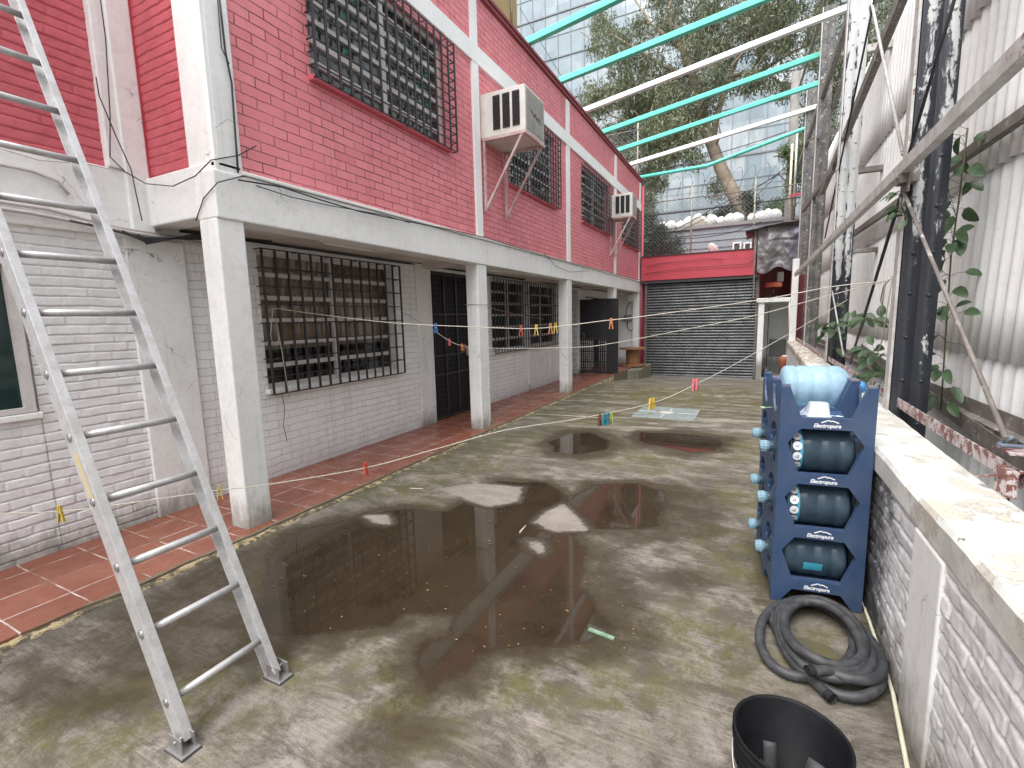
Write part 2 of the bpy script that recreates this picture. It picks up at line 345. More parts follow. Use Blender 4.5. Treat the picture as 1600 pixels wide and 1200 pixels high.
def courtyard():
    xs = np.linspace(-3.36, .78, 208)
    ys = np.concatenate([np.linspace(-4, .5, 60)[:-1], np.arange(.5, 5, .02), np.arange(5, 10, .035), np.linspace(10, 16.4, 120)])
    X, Y = np.meshgrid(xs, ys, indexing='ij')
    warp = fbm(X * 5, Y * 5, 3) * .11 + fbm(X * 22, Y * 22, 9, 3) * .05
    wet = np.full(X.shape, 9.)
    for p in PUD: wet = np.minimum(wet, sdpoly(X, Y, p))
    for p in ISL: wet = np.maximum(wet, -sdpoly(X, Y, p) * 1.0)
    damp_dark = np.full(X.shape, 9.)
    for p in DAMP_DARK: damp_dark = np.minimum(damp_dark, sdpoly(X, Y, p))
    isl = np.full(X.shape, 9.)
    for p in ISL: isl = np.minimum(isl, sdpoly(X, Y, p))
    isl = isl + warp * .35 - .01; wet = np.maximum(wet + warp * .42, -isl); damp_dark = damp_dark + warp
    moss = np.zeros(X.shape)
    for px, py, r in MOSS:
        c = hit(px, py, 2, 0); moss = np.maximum(moss, np.exp(-(((X - c.x) / (r * 1.2)) ** 2 + ((Y - c.y) / r) ** 2)))
    moss = moss + (Y > 9) * .25
    # moss also rims the wet patches
    moss = np.maximum(moss, np.exp(-(np.clip(wet, 0, None) / .12) ** 2) * .75 * (isl > .06))
    Z = np.vectorize(gz)(Y) + fbm(X * 1.3, Y * 1.3, 5) * .004 * np.clip(wet * 6, 0, 1)
    g = G().grid(np.stack([X, Y, Z], -1))
    o = g.build('courtyard_floor', None, recalc=False)
    for nm, A in (('wet', wet), ('damp', damp_dark), ('moss', moss), ('isl', isl)):
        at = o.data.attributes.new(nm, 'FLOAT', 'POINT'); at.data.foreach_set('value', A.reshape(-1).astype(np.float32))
    m = MT('wet_concrete'); P = m.pos()
    def A(n): return m.n('Attribute', _attribute_name=n).outputs['Fac']
    wet, damp_dark, moss, isl = A('wet'), A('damp'), A('moss'), A('isl')
    jit = m.math('MULTIPLY', m.math('SUBTRACT', m.noise(P, 28, 6, .7), .5), .09)
    ww = m.math('ADD', wet, jit)
    core = m.ramp(ww, -.075, .0, 1, 0)
    rim = m.math('MULTIPLY', m.ramp(m.math('ADD', ww, m.math('MULTIPLY', m.math('SUBTRACT', m.noise(P, 7, 6, .75), .5), .35)), .0, .17, 1, 0), 1.0)
    dmp_dark = m.ramp(m.math('ADD', damp_dark, m.math('MULTIPLY', jit, 2)), -.12, .10, 1, 0)
    rim = m.math('MAXIMUM', rim, m.math('MULTIPLY', dmp_dark, .95))
    rim = m.math('MULTIPLY', rim, m.ramp(m.math('ADD', isl, jit), -.02, .03))
    st = m.noise(m.scale(P, 1.2, 16, 1), 3.2, 7, .75, .8)
    st2 = m.noise(m.scale(P, 3, 60, 1), 4, 4, .7, .5)
    blot = m.noise(P, 1.7, 7, .7, .3)
    spk = m.noise(P, 70, 4, .8)
    c = m.mix(m.ramp(blot, .35, .68), (.165, .155, .135), (.37, .35, .315))
    c = m.mix(m.ramp(st, .42, .68, 0, .75), c, (.13, .115, .09))
    c = m.mix(m.ramp(st2, .56, .7, 0, .6), c, (.46, .43, .38))
    c = m.mix(m.ramp(spk, .56, .72, 0, .75), c, (.07, .062, .05))
    mo = m.noise(m.scale(P, 1, 1.8, 1), 2.6, 10, .74, .5)
    c = m.mix(m.ramp(mo, .45, .58, 0, .72), c, (.068, .064, .050)); c = m.mix(m.ramp(m.noise(P, 9, 8, .8, .5), .52, .62, 0, .5), c, (.055, .05, .038))
    grit = m.noise(P, 130, 3, .8)
    c = m.mix(m.ramp(grit, .55, .75, 0, .6), c, (.05, .046, .038)); c = m.mix(m.ramp(grit, .30, .42, .35, 0), c, (.5, .48, .44))
    far = m.ramp(m.n('SeparateXYZ', i0=P).outputs[1], 3.2, 8, 0, 1)
    fs = m.noise(m.scale(P, .55, 3.2, 1), 1.7, 8, .72, .6)
    c = m.mix(m.math('MULTIPLY', far, m.ramp(fs, .38, .54, .85, 0)), c, (.095, .09, .055))
    c = m.mix(m.math('MULTIPLY', far, m.ramp(fs, .50, .62, 0, .8)), c, (.42, .40, .34))
    mz = m.math('MULTIPLY', moss, m.ramp(m.noise(P, 5, 8, .78, .4), .36, .64))
    mz = m.math('MULTIPLY', mz, m.ramp(m.noise(P, 45, 4, .8), .30, .62, .35, 1))
    c = m.mix(m.math('MINIMUM', m.math('MULTIPLY', mz, 1.25), .9), c, m.mix(m.noise(P, 9, 4), (.065, .070, .022), (.165, .155, .055)))
    pale = m.ramp(m.math('ADD', isl, jit), -.01, .02, 1, 0)
    c = m.mix(m.math('MULTIPLY', pale, .5), c, (.36, .335, .29))
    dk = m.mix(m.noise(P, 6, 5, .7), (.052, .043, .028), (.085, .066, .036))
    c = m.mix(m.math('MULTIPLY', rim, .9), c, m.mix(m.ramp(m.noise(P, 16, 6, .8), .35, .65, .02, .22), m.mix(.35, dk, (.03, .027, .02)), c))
    c = m.mix(core, c, m.mix(m.ramp(m.noise(P, 3.5, 7, .75), .45, .7, 0, .75), (.044, .034, .020), (.022, .017, .010)))
    # cracks
    vo = m.nt.nodes.new('ShaderNodeTexVoronoi'); vo.feature = 'DISTANCE_TO_EDGE'; vo.inputs['Scale'].default_value = .75
    vv = m.n('VectorMath', _operation='ADD', i0=P, i1=m.n('VectorMath', _operation='SCALE', i0=m.n('TexNoise', Vector=P, Scale=3., Detail=6.).outputs[1], Scale=.45).outputs[0])
    m.put(vo.inputs['Vector'], vv.outputs[0])
    ck = m.math('MULTIPLY', m.ramp(vo.outputs['Distance'], .0, .006, 1, 0), m.ramp(m.noise(P, 1.1, 2), .48, .6, 0, .75))
    c = m.mix(m.math('MULTIPLY', ck, m.math('SUBTRACT', 1, core)), c, (.05, .045, .035))
    h = m.math('ADD', m.math('MULTIPLY', st2, .6), m.math('ADD', m.math('MULTIPLY', spk, .5), m.math('MULTIPLY', st, .6)))
    h = m.math('MULTIPLY', h, m.math('SUBTRACT', 1, core))
    c = m.mix(1.0, c, (.84, .80, .81), 'MULTIPLY')
    m.set(Base__Color=c, Roughness=m.mix(core, m.mix(rim, (.82,) * 3, m.mix(m.noise(P, 12, 4), (.42,) * 3, (.75,) * 3)), (.03,) * 3), Normal=m.bump(h, .55, .006))
    m.put(m.b.inputs['IOR'], m.math('ADD', m.math('SUBTRACT', 1.36, m.math('MULTIPLY', rim, .18)), m.math('MULTIPLY', core, .27)))
    o.data.materials.append(m.m)
    tag(o, 'weathered concrete courtyard floor with dark rain puddles', 'floor', kind='structure')
courtyard()
gm = worn('outer_ground', (.16, .15, .13), (.1, .095, .08), .9, 1, .6)
g = G(); g.add([(-400, -300, -.75), (400, -300, -.75), (400, 500, -.75), (-400, 500, -.75)], [(0, 1, 2, 3)])
tag(g.build('ground', gm), 'plain ground around the yard', 'ground', kind='structure')
# walkway of terracotta tiles
def walkway():
    m = MT('terracotta_tiles'); P = m.pos(); sp = m.n('SeparateXYZ', i0=P)
    wb = m.math('MULTIPLY', m.math('SUBTRACT', m.noise(P, 6, 3), .5), .012)
    v = m.n('CombineXYZ', i0=m.math('ADD', m.math('ADD', sp.outputs[1], -.875), wb), i1=m.math('ADD', m.math('ADD', sp.outputs[0], 4.515), wb))
    t = m.nt.nodes.new('ShaderNodeTexBrick'); t.offset = 0; m.put(t.inputs['Vector'], v)
    for k, q in (('Scale', 1), ('Brick Width', .3055), ('Row Height', .297), ('Mortar Size', .0052), ('Mortar Smooth', .25), ('Bias', 0)): t.inputs[k].default_value = q
    m.put(t.inputs['Color1'], (.225, .078, .048)); m.put(t.inputs['Color2'], (.29, .105, .065)); m.put(t.inputs['Mortar'], (.4, .3, .25))
    n1 = m.noise(P, 3, 6, .7); n2 = m.noise(P, 24, 5, .75)
    c = m.mix(m.ramp(n1, .38, .66, 0, .6), t.outputs['Color'], (.165, .06, .042))
    c = m.mix(m.ramp(n2, .58, .72, 0, .5), c, (.37, .14, .10))
    gr = m.mix(m.ramp(m.noise(P, 7, 5), .38, .62), (.23, .11, .08), (.56, .50, .45))
    c = m.mix(t.outputs['Fac'], c, gr)
    ed = m.ramp(m.math('ADD', sp.outputs[0], m.math('MULTIPLY', m.math('SUBTRACT', m.noise(P, 11, 5), .5), .06)), -3.385, -3.365)
    c = m.mix(ed, c, (.16, .13, .09))
    m.set(Base__Color=c, Roughness=m.ramp(n1, .35, .65, .22, .55), Normal=m.bump(m.math('SUBTRACT', m.math('MULTIPLY', n2, .2), t.outputs['Fac']), .5, .004))
    ys = np.concatenate([np.linspace(-4, .4, 30)[:-1], np.arange(.4, 12.6, .03)])
    g = G(); ex = -3.355 + fbm(ys * 3, ys * 0, 11) * .045 * np.clip(1.4 - ys / 6, .3, 1)
    n = len(ys); A = np.zeros((n, 4, 3))
    top = .028
    for k, (xx, z) in enumerate(((np.full(n, -4.6), top), (np.full(n, -3.6), top), (ex, top), (ex + .006, -.35))):
        A[:, k, 0] = xx; A[:, k, 1] = ys; A[:, k, 2] = z
    g.grid(A, smooth=False)
    g.box(-4.6, -3.36, 12.57, 16.3, -.5, top)
    g.box(-7.6, -4.6, -4, 16.4, -.1, .02)
    o = g.build('walkway', m.m, recalc=True)
    tag(o, 'terracotta tiled walkway with pale grout along the house', 'walkway', kind='structure')
    # yellow painted, crumbling kerb edge
    mk = MT('flaked_yellow_kerb'); P = mk.pos()
    a = mk.noise(P, 14, 8, .78, .6)
    c = mk.mix(mk.ramp(a, .47, .53), (.085, .075, .05), mk.mix(mk.noise(P, 40, 3), (.42, .30, .10), (.36, .33, .26)))
    c = mk.mix(mk.ramp(mk.noise(P, 3, 4), .5, .62, 0, .75), c, (.07, .06, .04))
    mk.set(Base__Color=c, Roughness=.85, Normal=mk.bump(a, .8, .012))
    n = len(ys); A = np.zeros((n, 4, 3)); ww = .055 + fbm(ys * 5, ys * 0 + 4, 21) * .03
    zb = np.array([gz(y) for y in ys])
    for k, (dx, dz) in enumerate(((.0, -.006), (.5, -.004), (.92, -.012), (1.0, -.2))):
        A[:, k, 0] = ex + .004 + ww * dx; A[:, k, 1] = ys
        A[:, k, 2] = np.where(k < 3, np.maximum(zb + .003, .02) + dz + fbm(ys * 25, ys * 0 + k, 31) * .008, zb + dz)
    tag(G().grid(A).build('kerb', mk.m, recalc=True), 'crumbling kerb edge with flaked yellow paint beside the tiles', 'kerb', kind='structure')
walkway()
# ------------------------------------------------------------------ painted brickwork with real relief
def relief(u, z, bw=.24, bh=.068, depth=.012, seed=1, z0=0, rnd=.35, rough=.0035, wav=1.):
    """height of rough painted brick at wall coordinates"""
    zz = (z - z0) / bh + fbm(u * 2.2, z * 2.2, seed) * wav * .12 + vn(u * 9, z * 9, seed + 40) * wav * .10
    row = np.floor(zz); fz = zz - row
    uu = u / bw + (row % 2) * .5 + ih(row, row * 0, seed) * .2
    cu = np.floor(uu); fu = uu - cu
    ez = np.minimum(fz, 1 - fz) * bh; eu = np.minimum(fu, 1 - fu) * bw
    e = np.minimum(ez, eu + .0022)
    h = 1 - np.exp(-(e / (.0028 + rnd * .004)) ** 1.4)
    tilt = (ih(cu, row, seed + 5) - .5)
    return depth * h + tilt * depth * .45 + (.5 - fz) * depth * .35 * (ih(row, cu, seed + 8)) + fbm(u * 18, z * 18, seed + 3) * rough
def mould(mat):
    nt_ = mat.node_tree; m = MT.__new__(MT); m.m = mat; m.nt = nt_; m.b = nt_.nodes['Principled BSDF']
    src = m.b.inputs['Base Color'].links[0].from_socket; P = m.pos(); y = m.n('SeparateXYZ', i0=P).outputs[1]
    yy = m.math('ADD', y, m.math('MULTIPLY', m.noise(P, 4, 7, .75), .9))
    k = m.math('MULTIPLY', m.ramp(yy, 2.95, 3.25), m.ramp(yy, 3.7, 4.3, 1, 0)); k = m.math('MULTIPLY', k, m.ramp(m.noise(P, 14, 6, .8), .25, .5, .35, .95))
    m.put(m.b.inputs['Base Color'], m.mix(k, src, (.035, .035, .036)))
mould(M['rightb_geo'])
def relief_wall(name, ax, base, sgn, us, zs, mat, parent, bx=None, **kw):
    U, Z = np.meshgrid(us, zs, indexing='ij'); H = relief(U, Z, **kw)
    B = base if bx is None else bx(U)
    T = B + sgn * H
    A = np.stack([T, U, Z], -1) if ax == 0 else np.stack([U, T, Z], -1)
    return G().grid(A).build(name, mat, parent, recalc=False)
# ------------------------------------------------------------------ glass
def glassmat(name, tint=(.75, .8, .8), dark=.0):
    m = MT(name); nt_ = m.nt
    fr = m.n('Fresnel', IOR=1.52); gl = nt_.nodes.new('ShaderNodeBsdfGlossy'); gl.inputs['Roughness'].default_value = .03
    tr = nt_.nodes.new('ShaderNodeBsdfTransparent'); m.put(tr.inputs[0], tint)
    m.put(gl.inputs['Normal'], m.bump(m.noise(m.pos(), 2.2, 2), .12, .02))
    mx = nt_.nodes.new('ShaderNodeMixShader'); m.put(mx.inputs[0], m.math('MULTIPLY', fr, 1.6, clamp=True)); nt_.links.new(tr.outputs[0], mx.inputs[1]); nt_.links.new(gl.outputs[0], mx.inputs[2])
    nt_.links.new(mx.outputs[0], nt_.nodes['Material Output'].inputs[0]); return m.m
M['glass'] = glassmat('window_glass', (.80, .82, .80))
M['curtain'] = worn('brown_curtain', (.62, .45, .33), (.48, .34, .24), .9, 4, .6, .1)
M['curtaing'] = worn('grey_curtain', (.40, .39, .37), (.28, .27, .25), .9, 4, .6, .1)
def window(parent, X, y0, y1, z0, z1, nrail, nv, nh, off, label=None, curt='curtain', halves=((0, 1),), cz=.25, rail=.045, fr='frame', gy0=0, gy1=0, gz0=0):
    """framed window set into the wall plane X, with an iron grille standing off the wall"""
    w_ = G(); xi = X - .09; t = .045
    for a, b in halves:
        ya = y0 + (y1 - y0) * a; yb = y0 + (y1 - y0) * b
        w_.box(xi - .03, xi + .02, ya, ya + t, z0, z1); w_.box(xi - .03, xi + .02, yb - t, yb, z0, z1)
        w_.box(xi - .028, xi + .018, ya + t, yb - t, z0, z0 + t); w_.box(xi - .028, xi + .018, ya + t, yb - t, z1 - t, z1)
        mid = (ya + yb) / 2
        w_.box(xi - .029, xi + .024, mid - .03, mid + .03, z0 + t, z1 - t)
        for k in range(1, nrail + 1):
            z = z0 + (z1 - z0) * k / (nrail + 1)
            w_.box(xi - .026, xi + .016, ya + t, mid - .03, z - rail / 2, z + rail / 2); w_.box(xi - .026, xi + .016, mid + .03, yb - t, z - rail / 2, z + rail / 2)
    win = w_.build('window', M[fr], parent)
    if label: win['label'] = label
    for a, b in halves:
        ya = y0 + (y1 - y0) * a + t; yb = y0 + (y1 - y0) * b - t; mid = (ya + yb) / 2
        for p, q in ((ya, mid - .03), (mid + .03, yb)):
            g = G(); n = nrail + 1
            for k in range(n):       # louvre panes, each tipped a little
                za = z0 + (z1 - z0) * k / n + .01; zb = z0 + (z1 - z0) * (k + 1) / n - .01
                dx = random.uniform(-.012, .012); dy = random.uniform(-.004, .004)
                g.add([(xi - .012 + dx, p, za), (xi - .012 + dx + dy, q, za), (xi - .012 - dx + dy, q, zb), (xi - .012 - dx, p, zb)], [(0, 1, 2, 3)])
            g.build('pane', M['glass'], win, recalc=False)
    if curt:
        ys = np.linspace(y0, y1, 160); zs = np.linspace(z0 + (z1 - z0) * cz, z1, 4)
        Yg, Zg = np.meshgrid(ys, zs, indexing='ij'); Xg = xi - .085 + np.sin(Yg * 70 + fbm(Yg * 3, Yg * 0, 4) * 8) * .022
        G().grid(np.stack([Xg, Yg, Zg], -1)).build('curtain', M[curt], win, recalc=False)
    ga, gb, gc, gd = y0 - .02 + gy0, y1 + .03 + gy1, z0 - .03 + gz0, z1
    g = G(); xo = X + off
    for k in range(nv + 1):
        y = ga + (gb - ga) * k / nv; g.box(xo - .007, xo + .007, y - .0115, y + .0115, gc, gd)
    for k in range(nh + 1):
        z = gc + (gd - gc) * k / nh; g.box(xo - .016, xo - .0075, ga, gb, z - .0065, z + .0065)
        for y in (ga, gb): g.box(X - .02, xo - .008, y - .005, y + .005, z - .0045, z + .0045)
    for k in range(0, nv + 1, 3):
        y = ga + (gb - ga) * k / nv
        for z in (gc, gd): g.box(X - .02, xo - .008, y - .004, y + .004, z - .0035, z + .0035)
    g.build('grille', M['black'], win)
    s = G(); s.box(X - .06, X + .05, y0 - .03, y1 + .03, z0 - .05, z0 - .002); s.build('sill', M['pinkplain'] if z0 > 3 else M['white'], win, bevel=.008)
    return win
M['pinkplain'] = worn('pink_plain_paint', (.62, .13, .165), (.52, .10, .13), .6, 4, .5, .3, .002)
# ------------------------------------------------------------------ the house
XF, XW = -3.44, -4.39
PY = [(2.2, 2.41), (5.80, 6.06), (9.36, 9.64), (13.03, 13.3), (16.1, 16.36)]
def house():
    H = thing('brick_house', 'two storey house, pink brick above white brick, with white pillars and barred windows', 'house', (XF, 2.3, 0))
    W1 = (3.17, 5.15, .95, 2.34); W2a = (7.88, 9.42, .99, 2.36); W2b = (9.55, 11.13, .99, 2.36)
    D1 = (6.0, 7.06, .02, 2.36); D2a = (12.0, 12.75, .02, 2.36); D2b = (13.4, 15.6, .02, 2.2)
    U = [(3.17, 5.2, 3.7, 4.9), (6.9, 8.78, 3.68, 4.9), (10.36, 12.46, 3.7, 4.88), (13.92, 15.95, 3.68, 4.88)]
    # lower wall, left part behind the ladder has real relief
    g = G(); g.wallgrid(0, XW - .012, XW - .25, 2.49, 16.4, 0, 2.4, [W1, W2a, W2b, D1, D2a, D2b])
    g.build('wall', M['whitebrick'], H)
    relief_wall('wall', 0, XW - .02, 1, np.arange(1.42, 2.065, .008), np.arange(.0, 2.32, .004), M['whiteb_geo'], H, seed=3, depth=.013)
    relief_wall('wall', 0, XW - .02, 1, np.concatenate([np.arange(-2.5, .9, .05), np.arange(.9, 1.43, .008)]), np.arange(.0, 1.03, .004), M['whiteb_geo'], H, seed=3, depth=.013)
    relief_wall('wall', 0, XW - .02, 1, np.arange(-2.5, 1.43, .02), np.arange(2.09, 2.32, .009), M['whiteb_geo'], H, seed=3, depth=.013)
    relief_wall('wall', 0, XW - .025, 1, np.concatenate([np.arange(-2.5, 1.0, .05), np.arange(1.0, 2.01, .009)]), np.arange(2.80, 5.9, .005), M['redb_geo'], H, seed=6, depth=.011)
    g = G(); g.wallgrid(0, XW - .03, XW - .25, -4, 2.49, 0, 5.9, [(.0, 1.4, 1.05, 2.07)])
    g.build('wall', M['white'], H)
    # left window: dark sliding pane in a pale frame
    g = G(); g.box(XW - .05, XW + .012, 1.345, 1.40, 1.05, 2.07); g.box(XW - .05, XW + .012, 0, 1.344, 1.05, 1.085); g.box(XW - .05, XW + .012, 0, 1.344, 2.035, 2.07); g.box(XW - .05, XW + .01, -.02, .02, 1.085, 2.034)
    wn = g.build('window', M['frame'], H)
    g = G(); g.box(XW - .04, XW - .032, .02, 1.345, 1.085, 2.035); g.build('pane', flat('dark_green_glass', (.012, .03, .028), .06), wn)
    g = G(); g.box(XW - .03, XW + .02, -.05, 1.43, 1.0, 1.045); g.build('sill', M['white'], wn, bevel=.008)
    # smooth piers and beams at the left
    g = G(); g.box(XW - .1, XW + .012, 2.05, 2.49, 0, 2.31); g.build('pier', M['white'], H, bevel=.01)
    g = G(); g.box(XW - .1, XW + .03, -4, 2.26, 2.30, 2.80); g.build('beam', M['white'], H, bevel=.01)
    g = G(); g.box(XW - .1, XW + .045, 2.0, 2.262, 2.804, 5.9); g.box(XW + .0, XW + .06, 2.10, 2.262, 2.3, 5.89); g.build('column', M['white'], H, bevel=.01)
    # return wall of the projecting upper floor
    relief_wall('wall', 1, 2.285, -1, np.arange(XW + .05, -3.78, .009), np.arange(2.77, 5.9, .005), M['redb_geo'], H, seed=9, depth=.008)
    g = G(); g.box(XW + .046, XW + .056, 2.262, 2.29, 2.7, 5.9); g.build('trim', M['redpaint'], H)
    g = G(); g.wallgrid(1, 2.287, 2.40, XW, XF - .03, 2.74, 5.88, []); g.build('wall', M['pinkplain'], H)
    g = G(); g.box(-3.79, XF, 2.25, 2.44, 2.725, 5.9); g.build('column', M['white'], H, bevel=.012)
    g = G(); g.box(XW, XF, 2.23, 2.43, 2.40, 2.765); g.build('beam', M['white'], H, bevel=.012)
    # upper wall
    g = G(); g.wallgrid(0, XF - .025, XF - .22, 2.40, 16.4, 2.70, 5.86, U); g.build('wall', M['pinkbrick'], H)
    for (a, b) in PY:
        k = (a, b) == PY[0]
        g = G(); g.box(XF - .05, XF + (.0 if not k else -.002), a + .03, b - (.0 if k else .06), 2.725, 5.82); g.build('column', M['white_clean'], H, bevel=.006)
        g = G(); rw = .21 if k else .2
        g.box(XF - rw, XF - .004, a, b, .0, 2.37); g.build('pillar', M['white'], H, bevel=.012)
    g = G(); g.box(XF - .05, XF + .006, 2.44, 16.4, 4.98, 5.21); g.build('band', M['white_clean'], H, bevel=.005)
    g = G(); g.box(XF - .22, XF + .012, 2.2, 16.42, 2.365, 2.70); g.build('beam', M['white'], H, bevel=.012)
    g = G(); g.box(XF - .04, XF + .03, 2.42, 16.42, 2.702, 2.73); g.build('ledge', M['white'], H, bevel=.006)
    # roof edge
    g = G(); g.box(XF - .24, XF + .02, 2.2, 16.42, 5.862, 5.91); g.box(XF - .24, XF + .045, 2.2, 16.42, 5.912, 5.955); g.box(XW - .2, XW + .08, -4, 2.2, 5.9, 5.95)
    g.build('roof_edge', worn('dark_red_edge', (.24, .05, .06), (.33, .08, .10), .6, 5, .6), H, bevel=.004)
    g = G(); g.box(-9.5, XF - .26, 2.2, 16.4, 5.8, 5.9); g.box(-9.5, XW - .26, -4, 2.2, 5.8, 5.9); g.build('roof', M['soffit'], H)
    # soffit, with down-stand ribs at each pillar
    g = G(); g.box(XW - .2, XF - .225, 2.43, 16.3, 2.44, 2.52)
    for a, b in PY[1:]: g.box(XW - .01, XF - .226, a, b, 2.37, 2.439)
    g.build('soffit', M['soffit'], H)
    g = G(); g.box(-9.6, -9.5, -4, 16.4, -.5, 5.9); g.box(-9.5, XW - .26, 16.4, 16.5, -.5, 5.9); g.box(-9.5, XW - .26, -4.1, -4, -.5, 5.9); g.box(XW - .25, XF - .03, 16.42, 16.5, 2.6, 5.85)
    g.box(-9.4, XW - .3, -4, 16.3, 2.45, 2.6); g.build('wall', M['dark'], H)
    # end wall of the gallery with electrics
    g = G(); g.box(XW - .2, XF - .2, 16.2, 16.3, 0, 2.43); g.build('wall', M['white'], H)
    # piers by the door and windows
    g = G(); g.box(XW - .1, XW + .012, 5.64, 5.995, 0, 2.43); g.build('pier', M['white'], H, bevel=.008)
    g = G(); g.box(XW - .1, XW + .012, 9.43, 9.54, .02, 2.36); g.build('pier', M['white'], H, bevel=.006)
    g = G(); g.box(XW - .1, XW + .012, 12.76, 13.39, .02, 2.36); g.build('pier', M['white'], H, bevel=.006)
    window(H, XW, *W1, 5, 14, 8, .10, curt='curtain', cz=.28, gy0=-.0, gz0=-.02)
    window(H, XW, *W2a, 5, 13, 6, .07, curt=None)
    window(H, XW, *W2b, 5, 13, 6, .07, curt=None)
    for k, u in enumerate(U): window(H, XF - .02, *u, 6, 16, 12, .085, gy1=.07, curt='curtaing' if k == 0 else None, cz=.0, fr='frame', rail=.045 if k == 0 else .028)
    # front door
    g = G(); g.box(XW - .06, XW - .045, 6.0, 7.06, .02, 2.36)
    dr = g.build('door', M['black'], H)
    g = G()
    for y in (6.01, 6.36, 6.70, 7.04): g.box(XW - .045, XW - .012, y - .018, y + .018, .03, 2.35)
    for z in (.06, .75, 1.05, 1.7, 2.32): g.box(XW - .044, XW - .018, 6.02, 7.04, z - .015, z + .015)
    for k in range(22): g.box(XW - .044, XW - .03, 6.04 + k * .047, 6.05 + k * .047, .08, 2.3)
    for k in range(28): g.box(XW - .0435, XW - .034, 6.03, 7.04, .1 + k * .08, .108 + k * .08)
    g.build('grille', M['black'], dr)
    g = G(); g.box(XW - .012, XW + .02, 6.93, 6.97, 1.0, 1.14); g.build('handle', M['alud'], dr, bevel=.004)
    # open iron gate leaf standing across the gallery
    gt = G(); y = 12.9; xa, xb = -4.40, -3.31
    gt.box(xa, xb, y, y + .03, 1.0, 2.07)
    gd = gt.build('door', worn('dark_grey_iron', (.035, .036, .042), (.06, .06, .068), .5, 4, .7), H); gd['label'] = 'open black iron gate leaf standing out across the walkway'
    g = G()
    for k in range(19): x = xa + (xb - xa) * k / 18; g.box(x - .011, x + .011, y - .01, y + .04, .05, 2.07)
    for k in range(12): z = .11 + .075 * k; g.box(xa, xb, y + .01, y + .016, z, z + .012)
    for z in (.07, .35, .65, .98, 2.07): g.box(xa, xb, y - .009, y + .039, z - .014, z + .014)
    g.box(-3.62, xb, y - .006, y + .036, .07, 2.06); g.build('grille', M['black'], gd)
    g = G(); g.tube([(-4.30, y - .04, 1.15), (-4.24, y - .05, 1.15), (-4.24, y - .05, 1.02), (-4.30, y - .04, 1.02)], .01, 6); g.build('handle', M['alud'], gd)
    # white inner door seen beyond the gate
    g = G(); g.box(XW - .08, XW - .04, 13.4, 14.3, .03, 2.15); g.build('door', M['white_clean'], H)
    # downpipe at the far corner
    g = G(); g.tube([(XF + .04, 16.37, 5.75), (XF + .04, 16.37, -.3)], .04, 10); g.build('downpipe', M['pinkplain'], H)
    # conduits on the left wall
    g = G(); x = XW + .055
    p = hit(0, 275, 0, x); g.tube([(x, 0, 2.66), (x, 1.55, 2.655), (x, 1.68, 2.62), (x, 1.73, 2.54)], .011, 8)
    g.tube([(x, -2, 2.455), (x, 1.6, 2.42), (x, 2.0, 2.36), (x + .01, 2.5, 2.34)], .012, 8)
    g.tube([(x + .02, -2, 2.40), (x + .02, 1.5, 2.375), (x + .02, 2.1, 2.33), (x + .02, 2.6, 2.32)], .014, 8)
    g.build('conduit', M['cablew'], H)
    g = G()
    for k in range(5): g.tube([(x + .03 + k * .01, 1.7 + .1 * k, 2.36 - .01 * k), (x + .06, 2.15, 2.30 - .012 * k), (x + .10 + .02 * k, 2.5, 2.33 + .01 * k), (x + .15, 3.2, 2.40)], .007, 6)
    g.build('cable', M['cable'], H)
    return H
H = house()
def cablepath(name, label, pts, r, mat='cable', sag=0, cat='cable', group=None):
    P = []
    for a, b in zip(pts[:-1], pts[1:]):
        a = Vector(a); b = Vector(b); n = 10 if sag else 2
        for k in range(n): t = k / n; q = a.lerp(b, t); q.z -= sag * 4 * t * (1 - t); P.append(q)
    P.append(Vector(pts[-1]))
    return tag(G().tube(P, r, 6).build(name, M[mat], loc=P[0]), label, cat, group)
def hcable(pts, r, mat='cable', parent=None, sag=0):
    P = []
    for a, b in zip(pts[:-1], pts[1:]):
        a = Vector(a); b = Vector(b); n = 12 if sag else 3
        for k in range(n): t = k / n; q = a.lerp(b, t); q.z -= sag * 4 * t * (1 - t); P.append(q)
    P.append(Vector(pts[-1]))
    return G().tube(P, r, 6).build('cable', M[mat], parent or H)
def hp(l, X): return [hit(x, y, 0, X) for x, y in l]
# wires along the ledge, the corner pillar and the return wall
hcable(hp([(372, 281), (440, 292), (500, 312), (560, 330), (632, 345), (700, 358), (757, 371), (840, 396), (900, 412), (1000, 438)], XF + .05), .006)
hcable(hp([(400, 290), (455, 308), (520, 322), (600, 336), (640, 348)], XF + .04), .004)
hcable(hp([(850, 395), (868, 415), (890, 425), (920, 423)], XF + .03), .004)
hcable(hp([(343, 0), (352, 80), (362, 130), (372, 270)], XF + .02), .007)
hcable(hp([(340, 0), (346, 75), (358, 100)], XF + .03), .004)
hcable([hit(157, 0, 0, XW + .08), hit(165, 60, 0, XW + .08), hit(172, 180, 0, XW + .08), hit(172, 245, 0, XW + .08), hit(195, 268, 0, XW + .09), hit(228, 287, 1, 2.2), hit(270, 291, 1, 2.2), hit(305, 275, 1, 2.2), hit(330, 250, 1, 2.2), hit(372, 243, 0, XF + .02), hit(400, 228, 0, XF + .02)], .004)
hcable(hp([(150, 120), (155, 150), (180, 210), (205, 265), (212, 300), (222, 345)], XW + .09), .004)
hcable(hp([(0, 232), (60, 250), (140, 257), (200, 270)], XW + .06), .004, 'cablew')
hcable([hit(380, 275, 0, XF + .01), hit(340, 285, 1, 2.19), hit(318, 310, 1, 2.19), hit(306, 345, 1, 2.19)], .004)
hcable(hp([(440, 610), (445, 640), (443, 665), (449, 690)], XW + .01), .003)
